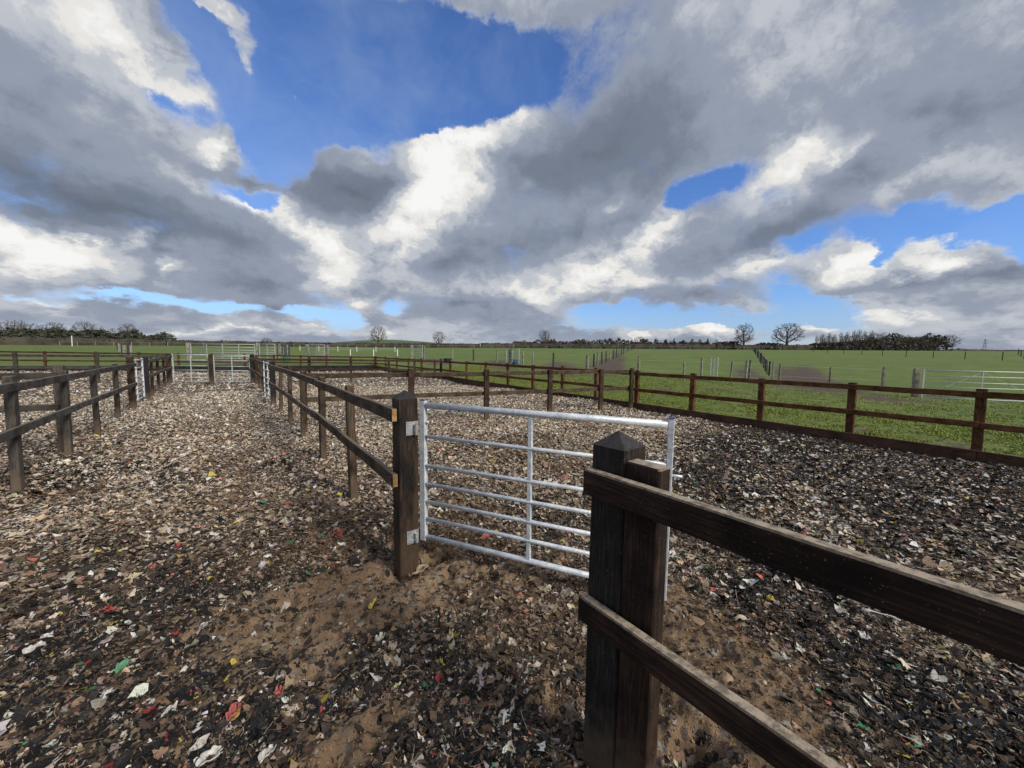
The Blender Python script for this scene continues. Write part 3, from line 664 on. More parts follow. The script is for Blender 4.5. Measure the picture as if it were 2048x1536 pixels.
gr = np_mesh('grass', BV, np.arange(nb*3).reshape(-1, 3), None, BLADE, np.repeat(np.clip(g0, .01, .4), 3, 0))
tag(gr, 'short green winter grass growing in the pasture beyond the red brown fence', 'grass', kind='stuff')

# ================================================================ timber fences
def stick(name, a, b, wx, wy, m, parent, segs=1, wob=0.0, ch=.005):
    """a board or post whose mesh runs along its own local Z (so the grain follows it)"""
    a = Vector(a); b = Vector(b); d = b-a
    mb = MB(); mb.beam((0, 0, 0), (0, 0, d.length), wx, wy, ch, segs, wob)
    o = mb.build(name, m, parent)
    t = d.normalized()
    if abs(t.z) > .9: q = t.to_track_quat('Z', 'Y')
    else:
        zx = t; yv = Vector((0, 0, 1)); xv = yv.cross(zx).normalized(); yv = zx.cross(xv)
        q = Matrix((xv, yv, zx)).transposed().to_quaternion()
    o.rotation_mode = 'QUATERNION'; o.rotation_quaternion = q; o.location = a
    return o
def post(parent, x, y, z0, z1, wx, wy, m, rz=0.0, lean=.006, name='post', cap=0.0):
    mb = MB(); h = z1-z0
    if cap > 0:
        mb.beam((0, 0, 0), (0, 0, h), wx, wy, .006, 5, .0015)
        hx, hy = wx/2-.002, wy/2-.002
        mb.v = mb.v[:-8]; mb.f = mb.f[:-10]         # open the square top, then close it as a pyramid
        k = len(mb.v)-8
        mb.v.append((random.uniform(-.006, .006), random.uniform(-.006, .006), h+cap))
        mb.f = [f for f in mb.f if max(f) < len(mb.v)]
        for j in range(8): mb.f.append((k+j, k+(j+1) % 8, len(mb.v)-1))
    else: mb.beam((0, 0, 0), (0, 0, h), wx, wy, .006, 4, .0012)
    o = mb.build(name, m, parent); o.location = (x, y, z0)
    o.rotation_euler = (random.gauss(0, lean), random.gauss(0, lean), rz)
    return o
def fence(label, pts, rails, side, pm, rm, z_top, wx=.075, wy=.115, rail=(.04, .095), ztops=None, kick=None, kick_m=None, group='timber post and rail fences', over=.0, span=2, caps=None, start_cut=False, ext=(0, 0), post_kw=None, base=None):
    """pts: post centres (x,y); rails: heights of the rail tops at first and last post; side: +1/-1, the side of the line the rails are nailed to"""
    t0 = empty('post_and_rail_fence', (pts[0][0], pts[0][1], 0), 0, label=label, cat='fence', group=group)
    ox, oy = pts[0]
    P2 = np.array(pts, float); seg = np.diff(P2, axis=0); cum = np.concatenate([[0], np.cumsum(np.hypot(*seg.T))])
    tot = cum[-1]
    def nrm(i):
        d = P2[min(i+1, len(P2)-1)]-P2[max(i-1, 0)]; d = d/np.hypot(*d); return d, np.array([-d[1], d[0]])*side
    tops = z_top if isinstance(z_top, tuple) else (z_top, z_top)
    posts = []
    for i, (x, y) in enumerate(pts):
        q = cum[i]/tot; zt = tops[0]*(1-q)+tops[1]*q + random.uniform(-.02, .025)
        d, n_ = nrm(i); g = gz(x, y) if base is None else base
        k = (caps or {}).get(i)
        if k:
            pw = k.get('w', .14)
            posts.append(post(t0, x-ox, y-oy, g-.35, k['z'], pw, pw, k.get('m', pm), math.atan2(d[1], d[0])-math.pi/2+k.get('rz', 0), .003, 'gate_post', k.get('cap', .055)))
        else:
            posts.append(post(t0, x-ox, y-oy, g-.3, zt, wx, wy, pm, math.atan2(d[1], d[0])-math.pi/2+random.uniform(-.04, .04), .010))
    for (ra, rb) in rails:
        i = 0
        first = True
        while i < len(pts)-1:
            j = min(i+(span if not first or span < 2 else random.choice((1, 2))), len(pts)-1); first = False
            d, n_ = nrm(i); dj, nj = nrm(j)
            def offs(n__): return ((caps or {}).get(n__, {'w': wx}).get('w', .14))/2+rail[0]/2+.001
            qa, qb = cum[i]/tot, cum[j]/tot
            ea = ext[0] if i == 0 else -.004; eb = ext[1] if j == len(pts)-1 else -.004
            A = P2[i]+n_*offs(i)-d*ea; B = P2[j]+nj*offs(j)+dj*eb
            jit = random.uniform(-.008, .008)
            za = ra*(1-qa)+rb*qa-rail[1]/2+jit; zb_ = ra*(1-qb)+rb*qb-rail[1]/2+jit+random.uniform(-.006, .006)
            ro = stick('rail', (A[0]-ox, A[1]-oy, za), (B[0]-ox, B[1]-oy, zb_), rail[0], rail[1], rm, t0, 7, .0034)
            if start_cut:
                ln_ = (Vector((B[0], B[1], 0))-Vector((A[0], A[1], 0))).length
                for q_ in (.05, ln_/2-.02 if j-i > 1 else None, ln_-.05):
                    if q_ is not None:
                        for yy in (-.022, .02): nm_ = MB(); nm_.tube([(-rail[0]/2-.0025, yy, q_), (rail[0]/2+.0025, yy, q_)], .005, 8); nm_.build('nail', SCREW, ro)
            if start_cut and i == 0:
                c_ = MB(); c_.beam((0, 0, -.003), (0, 0, -.0002), rail[0]*.86, rail[1]*.94, .001); c_.build('sawn_end', W_ENDCUT, ro)
            i = j
    if kick:
        (ka, kb) = kick; i = 0; off = wx/2+.024
        while i < len(pts)-1:
            j = min(i+2, len(pts)-1); d, n_ = nrm(i); dj, nj = nrm(j)
            A = P2[i]+n_*off+d*.003; B = P2[j]+nj*off-dj*.003
            qa, qb = cum[i]/tot, cum[j]/tot; hh = .42
            stick('kickboard', (A[0]-ox, A[1]-oy, ka*(1-qa)+kb*qa-hh/2), (B[0]-ox, B[1]-oy, ka*(1-qb)+kb*qb-hh/2), .044, hh, kick_m or W_KICK, t0, 4, .003)
            i = j
    return t0, posts
def screws(railobj, lst, w):
    for (zc, yc) in lst:
        s_ = MB(); s_.tube([(-w/2-.0035, yc, zc), (-w/2+.001, yc, zc)], [.0042, .0048], 10); s_.build('screw', SCREW, railobj)

# --- foreground: slam post, half post and the two rails running past the camera
nf = empty('post_and_rail_fence', (1.14, .87, 0), 0, label='dark stained fence end in the foreground with pointed post and sand on its rails', cat='fence', group='timber post and rail fences')
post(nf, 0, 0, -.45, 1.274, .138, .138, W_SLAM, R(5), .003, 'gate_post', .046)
sl_ = bpy.data.objects['gate_post']; sl_.data.materials.append(W_BLACK)      # tar on the cap; the lane-side face is set black too
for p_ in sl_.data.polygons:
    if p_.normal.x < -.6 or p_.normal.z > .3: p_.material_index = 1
post(nf, -.035, -.145, -.4, 1.235, .066, .128, W_DARK, R(2), .004, 'post')
post(nf, -.03, -1.95, -.4, 1.23, .07, .12, W_DARK, 0, .004, 'post')
r1 = stick('rail', (-.094, .062, 1.136), (-.094, -3.1, 1.150), .040, .094, W_DARK, nf, 10, .0018)
r2 = stick('rail', (-.094, .070, .648), (-.094, -3.1, .640), .040, .094, W_DARK, nf, 10, .0018)
for o_, lst in ((r1, ((.040, .006), (.128, .012), (.098, -.018), (.26, .0))), (r2, ((.035, -.004), (.118, -.020), (.142, -.010)))):
    for zc, yc in lst:
        for sgn in (1,):
            s_ = MB(); s_.tube([(-.0245 if False else .0, 0, 0), (0.001, 0, 0)], .001, 6)
        q = MB(); q.tube([(.0192, yc, zc), (.0225, yc, zc)], [.0050, .0042], 10); q.build('screw', SCREW, o_)

# --- lane, right-hand side up to the first small gate
RX = lambda y: 1.045 + (y-2.69)*.0028
fa, pa = fence('brown fence right of the lane between the open gate and a small gate', [(1.04, 2.69)]+[(RX(y)+.03, y) for y in (4.3, 5.95, 7.7, 9.35, 11.1)]+[(RX(12.75)+.02, 12.75)],
               [(1.20, 1.18), (.715, .68)], 1, W_LANE, W_LANE, 1.235, caps={0: dict(z=1.262, w=.143, m=W_SLAM, cap=.055), 6: dict(z=1.24, w=.13, m=W_BLACK, cap=.04)}, start_cut=True, ext=(.055, .05))
hpost = pa[0]; hpost.data.materials.append(W_BLACK)
for p_ in hpost.data.polygons:
    if p_.normal.z > .3: p_.material_index = 1
fence('dark fence closing the far right end of the lane between small gate and cross gates', [(1.08, 15.1), (1.09, 16.4), (1.09, 18.0), (1.09, 19.6), (1.05, 21.3)], [(1.19, 1.20), (.70, .72)], 1, W_BROWN, W_LANE, 1.24,
      caps={0: dict(z=1.26, w=.12, m=W_BLACK, cap=.03), 4: dict(z=1.34, w=.15, m=W_BLACK, cap=.02)})
# --- lane, left-hand side
LX = lambda y: -1.90-(y-6.6)*.002
fence('grey weathered fence nearest on the left side of the lane', [(LX(y), y) for y in (3.2, 4.95, 6.65, 8.45, 10.2, 11.9)]+[(LX(13.7), 13.7)], [(1.19, 1.20), (.72, .71)], -1, W_GREY, W_GREY, 1.255,
      caps={6: dict(z=1.36, w=.13, m=W_BROWN, cap=.03)}, ext=(0, .05))
fence('short dark fence behind the small gate on the left side of the lane', [(LX(16.1), 16.1), (LX(17.2), 17.2), (LX(18.9), 18.9), (LX(20.6), 20.6), (-1.93, 22.6)], [(1.24, 1.28), (.76, .78)], -1, W_BROWN, W_GREY, 1.28,
      caps={0: dict(z=1.32, w=.13, m=W_BLACK, cap=.03), 4: dict(z=1.36, w=.16, m=W_BROWN, cap=.02)})
# --- cross fences of the turnout pens
def line(a, b, n): return [(a[0]+(b[0]-a[0])*k/n, a[1]+(b[1]-a[1])*k/n) for k in range(n+1)]
crs = [(1.16, 8.1)] + [(x_, 8.1-(x_-1.15)*.179) for x_ in (3.15, 4.85, 6.55, 8.15, 9.22)]
fence('brown cross fence dividing the right pen just behind the open gate', crs, [(1.15, 1.135), (.70, .67)], 1, W_BROWN, W_LANE, (1.22, 1.185))
fence('cross fence farther back in the right pen with three visible posts', [(1.2, 21.1)]+[(x_, 21.2-(x_-1.15)*.33) for x_ in (3.25, 5.0, 6.7, 7.9, 9.2)], [(1.17, 1.12), (.72, .66)], -1, W_BROWN, W_BROWN, (1.27, 1.2))
fence('cross fence in the left pen whose rail meets the lane near the left edge', [(-2.0, 8.72), (-3.8, 9.0), (-5.6, 9.3), (-7.4, 9.6), (-9.2, 9.9)], [(1.21, 1.23), (.74, .76)], 1, W_GREY, W_GREY, 1.30)
fence('mossy far cross fence in the left pen', [(-2.0, 22.9), (-4.25, 23.3), (-6.55, 23.8), (-8.8, 24.2), (-11, 24.6)], [(1.27, 1.30), (.78, .8)], -1, W_GREY, W_GREY, (1.32, 1.36))
# --- perimeter
py = [-3.0, -1.35, .36, 1.9, 3.42, 4.98, 6.6, 8.1, 9.6, 11.2, 12.8, 14.5, 16.2, 17.9, 19.7, 21.5, 23.5, 25.6, 27.8, 30.0]
fence('red brown perimeter fence with kickboard along the green field on the right', [(PER_X+.06, y_) for y_ in py], [(1.075, 1.10), (.60, .65)], 1, W_RED, W_RED, (1.10, 1.16), wx=.09, wy=.12, kick=(.13, .38))
fx = [9.30, 7.7, 6.1, 4.5, 2.9, 1.2, -.6, -2.4, -4.4, -6.5, -8.8, -11.4, -14.2, -17.2]
fence('dark perimeter fence with deep kickboard across the far end of the arena', [(x_, far_line(x_)-.05) for x_ in fx], [(1.11, 1.36), (.66, .84)], 1, W_RED, W_KICK, (1.15, 1.42), wx=.09, wy=.12, kick=(.42, .40), kick_m=W_FARK)

# ================================================================ galvanised gates
def gate(label, loc, rz, Lg, z0, z1, fr, m, ups=(.5,), top_r=.021, bar_r=.0135, group='galvanised tubular gates', detail=True, stile=.05, diag=False, tilt=0.0):
    g = empty('field_gate', loc, rz, label=label, cat='gate', group=group)
    if tilt: g.rotation_euler = (0, tilt, rz)
    H_ = z1-z0; nn = 12 if detail else 6
    def up(name, x, w, d, a, b):
        mb = MB(); mb.beam((x, 0, a), (x, 0, b), w, d, .004)
        mb.build(name, m, g)
    up('hinge_stile', 0, stile, .042, z0-.012, z1+.012)
    up('latch_stile', Lg, stile*.72, .036, z0-.02, z1+.012)
    for q in ups: up('centre_upright', Lg*q, stile*.62, .03, z0+.02, z1-.02)
    x0, x1 = stile/2+.001, Lg-stile*.36-.001
    for nm, z, r_ in (('top_rail', z1-top_r-.004, top_r), ('bottom_rail', z0+top_r*.8, top_r*.85)):
        mb = MB(); mb.tube([(x0, 0, z), (x1, 0, z)], r_, nn); mb.build(nm, m, g, True)
    for q in fr:
        z = z1-top_r-(H_-2*top_r)*q; mb = MB(); mb.tube([(x0, -.004, z), (x1, -.004, z)], bar_r, nn); mb.build('bar', m, g, True)
    if diag:
        for a, b in ((0.02, .5), (.98, .5)):
            mb = MB(); mb.beam((Lg*a, .02, z0+.1), (Lg*b, .02, z1-.06), .03, .012, .002); mb.build('brace', m, g)
    return g
hx, hy = 1.235, 2.80
gx, gy = 2.13, 1.245
Lg = math.hypot(gx-hx, gy-hy); rzg = math.atan2(gy-hy, gx-hx)
g1 = gate('open silver galvanised gate hung on the pointed post beside the lane', (hx, hy, 0), rzg, Lg, .098, 1.205, (.235, .455, .595, .73, .86), GALV, top_r=.0235, bar_r=.0145)
for zz in (1.045, .235):
    mb = MB(); mb.tube([(-.085, -.012, zz), (.02, 0, zz)], .0085, 10); mb.tube([(-.088, -.012, zz-.016), (-.088, -.012, zz+.016)], .017, 12); mb.tube([(.026, 0, zz), (.05, 0, zz)], .012, 6)
    mb.build('hinge_eye', GALV, g1, True)
mb = MB(); mb.tube([(Lg-.02, .03, .86), (Lg+.075, .03, .86)], .009, 10); mb.tube([(Lg-.06, .03, .86), (Lg-.02, .03, .86)], .007, 8); mb.build('latch', GALV, g1, True)
for xx in (0, Lg):
    mb = MB(); mb.box((xx, 0, 1.2195), (.052 if xx == 0 else .038, .044, .004)); mb.build('end_cap', BLACKP if xx == 0 else BLUEP, g1)
# plates and pins on the hinge post (local space of the post)
pm = hpost.matrix_basis.inverted()
for zz, s_ in ((1.045, 1), (.235, -1)):
    mb = MB(); fy = -.0715-.005; bz_ = zz-hpost.location.z
    mb.box((.024, fy+.001, bz_), (.088, .007, .098)); mb.tube([(.045, fy-.028, bz_-.015*s_-.03), (.045, fy-.028, bz_-.015*s_+.052*s_+.0)], .0085, 10)
    mb.box((.045, fy-.016, bz_-.012*s_), (.02, .026, .03))
    pl = mb.build('hinge_plate', GALV_PLATE, hpost)
    for a in (-.032, .032):
        for b in (-.036, .036):
            q = MB(); q.tube([(.024+a, fy-.0025, bz_+b), (.024+a, fy-.006, bz_+b)], .0055, 8); q.build('screw', SCREW, pl)
SG = (.2, .42, .58, .72, .86)
gate('small galvanised gate on the left side of the lane', (-1.97, 15.98, 0), R(-92), 1.72, .10, 1.27, SG, GALV, detail=False, top_r=.024, bar_r=.018, stile=.06)
gate('small galvanised gate on the right side of the lane', (1.09, 12.95, 0), R(91.5), 1.95, .02, 1.20, SG, GALV, detail=False, top_r=.024, bar_r=.018, stile=.06)
# pair of gates across the end of the lane
p5 = (-1.80, 22.55); p6 = (-.55, 21.95); p7 = (-.36, 21.9); p8 = (.95, 21.38)
gate('left half of the pair of galvanised gates across the lane end', (p5[0], p5[1], .03), math.atan2(p6[1]-p5[1], p6[0]-p5[0]), math.hypot(p6[0]-p5[0], p6[1]-p5[1]), .08, 1.30, SG, GALV_OLD, detail=False, top_r=.022, bar_r=.016)
gate('right half of the pair of galvanised gates across the lane end', (p7[0], p7[1], .03), math.atan2(p8[1]-p7[1], p8[0]-p7[0]), math.hypot(p8[0]-p7[0], p8[1]-p7[1]), .06, 1.27, SG, GALV_OLD, detail=False, top_r=.022, bar_r=.016)
sp_ = post(None, -.45, 21.8, -.3, 1.335, .13, .13, W_BROWN, R(-24), .004, 'gate_post', .01)
tag(sp_, 'brown timber post between the pair of gates at the lane end', 'gate post')

# field gates and their posts
def fpost(px, dep, h, w, m, label, group='weathered timber posts in the field', cap=0.0, name='fence_post'):
    p = at_depth(px, dep); z = gz(p[0], p[1])
    o = post(None, p[0], p[1], z-.3, z+h, w, w, m, random.uniform(0, 1), .02, name, cap); tag(o, label, 'post', group); return p, z
def fgate(label, pxa, da, pxb, db, h=1.15, z0=.12, ups=(.5,), **k):
    a = at_depth(pxa, da); b = at_depth(pxb, db); za = gz(a[0], a[1])
    return gate(label, (a[0], a[1], za), math.atan2(b[1]-a[1], b[0]-a[0]), math.hypot(b[0]-a[0], b[1]-a[1]), z0, h, SG, GALV_OLD, ups, detail=False, top_r=.026, bar_r=.02, stile=.07, **k)
fpost(1838, 16.2, 1.22, .17, W_PALE, 'pale silvery post at the hinge end of the long field gate on the far right', name='gate_post')
a = at_depth(1852, 16.0); 
gate('long galvanised field gate with diagonal braces beside the pale post at the right edge', (a[0], a[1], gz(a[0], a[1])), math.atan2(-2.46, 1.63), 3.66, .0, 1.18, (.2, .42, .6, .78), GALV_OLD, (.5,), detail=False, top_r=.024, bar_r=.017, diag=True)
fgate('narrow pale gate standing open in the green field near the right fence', 1423, 21, 1437, 19.8, 1.3, .15)
fpost(1405, 22, 1.25, .09, W_PALE, 'thin mossy post just left of the narrow pale gate in the field')
fpost(1494, 21.5, 1.22, .11, W_PALE, 'front one of two pale posts standing close together in the field')
fpost(1500, 22.3, 1.25, .11, W_PALE, 'rear one of two pale posts standing close together in the field')
fpost(1549, 21.5, 1.25, .09, W_PALE, 'mossy post beside the dark post row at the muddy gateway')
fpost(1773, 18.5, 1.2, .09, W_PALE, 'leaning mossy post left of the long field gate')
fgate('square pale gate in the muddy strip beside the green tub', 1013, 30, 1038, 28.5, 1.2, .12)
fpost(1026, 31, 1.75, .10, W_PALE, 'tall pale post behind the square pale gate')
fpost(1066, 29, 1.15, .13, W_PALE, 'stout pale post right of the square pale gate')
fpost(1173, 26, 1.15, .10, W_PALE, 'pale post at the start of the black post row')
fpost(1276, 20.5, 1.3, .07, W_PALE, 'thin pale post behind the corner of the red brown fence')
fgate('pale gate with dark bars visible above the far corner of the arena', 827, 34.5, 845, 33.5, 1.2, .12)
fpost(824, 35, 1.25, .16, W_PALE, 'pale gatepost left of the gate above the arena corner', name='gate_post')
fpost(847, 33.6, 1.2, .15, W_PALE, 'pale gatepost right of the gate above the arena corner', name='gate_post')
fgate('pale gate between two stout posts beyond the far fence', 618, 37, 649, 36, 1.22, .1)
fpost(614, 37.2, 1.25, .2, W_PALE, 'stout post left of the pale gate beyond the far fence', name='gate_post')
fpost(655, 36, 1.22, .2, W_PALE, 'stout post right of the pale gate beyond the far fence', name='gate_post')
fgate('widest pale gate beyond the far fence with three uprights', 382, 32.5, 510, 32, 1.35, .1, (.25, .5, .75))
fgate('single width pale gate next to the widest gate beyond the far fence', 519, 32, 550, 31.6, 1.33, .1)
fpost(376, 32.6, 1.42, .26, W_PALE, 'thick grey post at the left end of the widest far gate', name='gate_post')
fpost(515, 32.2, 1.4, .17, W_PALE, 'grey post between the two pale gates beyond the far fence', name='gate_post')
fpost(557, 31.6, 1.38, .19, W_PALE, 'grey post right of the single pale gate beyond the far fence', name='gate_post')

# ================================================================ stock fences of thin posts in the pasture
def thin_fence(label, pts, h, w, m, group='thin post fences in the pasture', wires=(), wire_m=None, wr=.004, alt=None, name='wire_fence', pname='post'):
    x0, y0 = pts[0]; t = empty(name, (x0, y0, gz(x0, y0)), 0, label=label, cat='fence', group=group); zo = gz(x0, y0)
    for i, (x, y) in enumerate(pts):
        z = gz(x, y)
        mb = MB(); hh = h*random.uniform(.94, 1.05); mb.beam((0, 0, -.3), (random.gauss(0, .02), random.gauss(0, .02), hh), w, w, .003)
        o = mb.build(pname, (alt if alt and i % 3 == 1 else m), t); o.location = (x-x0, y-y0, z-zo)
    for q in wires:
        mb = MB(); mb.tube([(x-x0, y-y0, gz(x, y)-zo+q) for x, y in pts], wr, 4); mb.build('wire' if wr < .012 else 'tape', wire_m or GALV_OLD, t)
    return t
def dline(pa, da, pb, db, n, pw=1.0):
    a = at_depth(pa, da)[:2]; b = at_depth(pb, db)[:2]
    return [tuple(a+(b-a)*(k/(n-1))**pw) for k in range(n)]
thin_fence('row of black posts running away beside the muddy track in the middle of the field', dline(1188, 36, 1264, 112, 16, 1.25), 1.3, .11, BLACKP, wires=(1.15, .6), alt=W_PALE)
thin_fence('tight row of dark posts running straight away right of the narrow gate', dline(1541, 31, 1506, 105, 18, 1.2), 1.25, .11, BLACKP, wires=(1.2,), wire_m=WHITEP, wr=.006, alt=W_PALE)
thin_fence('row of dark posts seen end on behind the left pen', dline(262, 38, 236, 66, 8), 1.3, .17, W_PALE, wires=(1.1,), alt=BLACKP)
thin_fence('row of dark posts seen end on right of the single pale gate', dline(578, 36, 560, 90, 10, 1.2), 1.25, .13, BLACKP, wires=(1.1,), alt=W_PALE)
thin_fence('front row of white electric fence posts beyond the far fence', dline(655, 64, 795, 62, 4), 1.15, .11, WHITEP, wires=(1.0,), wire_m=WHITEP, wr=.012, name='electric_fence')
thin_fence('rear row of white electric fence posts in front of the hedge', dline(600, 92, 790, 92, 6), 1.2, .10, WHITEP, wires=(.85,), wire_m=WHITEP, wr=.02, name='electric_fence')
thin_fence('short row of dark posts close to the square pale gate', dline(1020, 33, 1022, 80, 9), 1.25, .12, BLACKP, wires=(1.1,))
thin_fence('wire fence with a black post along the muddy strip in mid field', dline(905, 37, 1176, 27, 6), 1.1, .09, W_PALE, wires=(1.05,), wr=.0025, alt=BLACKP)
thin_fence('wire fence between the thin posts and the long field gate', dline(1280, 21, 1770, 19, 6), 1.1, .07, W_PALE, wires=(1.05, .5), wr=.0025)
thin_fence('cluster of dark posts at the far right edge of the pasture', dline(2037, 75, 2070, 45, 5), 1.2, .12, BLACKP, wires=(1.1,))
thin_fence('sparse dark posts across the upper right pasture', dline(1626, 95, 2006, 55, 9), 1.2, .09, W_BROWN, wires=(1.1,))
hedge_line = [tuple(at_depth(-260, 100)[:2]), (-49.6, 171.5), (.7, 200.3), (114, 153), (216, 64), (356, 9.4), (395, -40)]
def hpt(px):
    d = ray(px, 700)[:2]; d = d/np.hypot(*d)
    for (x0, y0), (x1, y1) in zip(hedge_line[:-1], hedge_line[1:]):
        c0 = d[0]*y0-d[1]*x0; c1 = d[0]*y1-d[1]*x1
        if c0*c1 <= 0 and c0 != c1:
            t_ = c0/(c0-c1); q = np.array([x0+(x1-x0)*t_, y0+(y1-y0)*t_])
            if q @ d > 0: return q
    return np.array(hedge_line[-1])
thin_fence('long line of thin posts in front of the far hedge', [tuple(hpt(px)*.93) for px in range(120, 1580, 36)], 1.25, .16, W_PALE, wires=(1.1,), wr=.012)
tag(MB().tube([(0, 0, -.2), (.05, 0, 2.6)], .09, 6).build('marker_post', WHITEP, loc=(*(hpt(145)*.8), gz(*(hpt(145)*.8)))), 'leaning white marker post in front of the left hedge', 'post')

# ================================================================ hedges, trees, woods
def clump_cards(n, cx, cy, cz, size, lo=None):
    """n small irregular triangles/quads at given centres"""
    a = rng.uniform(0, 2*np.pi, n); b = rng.uniform(-1.1, 1.1, n); s = size*np.exp(rng.normal(0, .4, n))
    u = np.stack([np.cos(a), np.sin(a), np.zeros(n)], -1)*s[:, None]
    v = np.stack([-np.sin(a)*np.sin(b), np.cos(a)*np.sin(b), np.cos(b)], -1)*s[:, None]*rng.uniform(.5, 1.3, n)[:, None]
    c = np.stack([cx, cy, cz], -1)
    V = np.stack([c-u*.6-v*.5, c+u*.7-v*.4, c+u*.4+v*.7, c-u*.5+v*.5], 1).reshape(-1, 3)
    return V, np.arange(n*4).reshape(-1, 4)
def hedge(label, pxs, h, m, dens=16, thick=1.6, up=0.35, group='clipped hedges along the horizon'):
    pts = [hpt(p) for p in pxs]; o0 = pts[0]; zo = gz(*o0)
    t = empty('hedge', (o0[0], o0[1], zo), 0, label=label, cat='hedge', group=group)
    P_ = np.array(pts); sg = np.hypot(*np.diff(P_, axis=0).T); tot = sg.sum(); cum = np.concatenate([[0], np.cumsum(sg)])
    # solid core
    ns = int(tot/2.5); ss = np.linspace(0, tot, ns); X = np.interp(ss, cum, P_[:, 0]); Y = np.interp(ss, cum, P_[:, 1])
    dx = np.gradient(X); dy = np.gradient(Y); l_ = np.hypot(dx, dy); nx, ny = -dy/l_, dx/l_
    Z = field_h(X, Y); prof = [(-.5, -.5), (-.55, .5), (-.35, .92), (0, 1.0), (.35, .92), (.55, .5), (.5, -.5)]
    rows = []
    for (a, b) in prof:
        w_ = a*thick*(1+.3*rng.normal(0, .3, ns)); hh = np.where(b > 0, b*(h-.25)*(1+rng.normal(0, .05, ns)), b)
        rows.append(np.stack([X+nx*w_-o0[0], Y+ny*w_-o0[1], Z+hh-zo], -1))
    V = np.stack(rows, 1).reshape(-1, 3); k = len(prof)
    core = np_mesh('hedge_body', V, quads=grid_quads(ns, k, 0), mat=m); core.parent = t
    n = int(tot*dens); s = rng.uniform(0, tot, n); x = np.interp(s, cum, P_[:, 0]); y = np.interp(s, cum, P_[:, 1]); z = field_h(x, y)
    q = rng.uniform(0, 1, n)**.6; top = h*(1+.5*fbm(s/4, s*0, 3, 3))
    V, Q_ = clump_cards(n, x+rng.normal(0, thick*.3, n)-o0[0], y+rng.normal(0, thick*.3, n)-o0[1], z+q*top-zo, .22)
    tw = np_mesh('twigs', V, quads=Q_, mat=HEDGE_T); tw.parent = t
    return t
hedge('tall brown hedge on the left below the dark wood', (-60, 0, 230, 330), 2.5, HEDGE_T)
hedge('dark hedge in the middle below the two small hilltop trees', (332, 450, 740, 960), 2.25, HEDGE_T)
hedge('rough dark hedge right of centre below the young trees', (962, 1024, 1300, 1430), 2.6, HEDGE_T)
hedge('brown hedge under the two large bare trees', (1432, 1600, 1780), 2.6, HEDGE_T)
hedge('thin straggly hedge under the pylon on the right', (1900, 2000, 2090), 2.2, HEDGE_T, dens=10, thick=1.0)

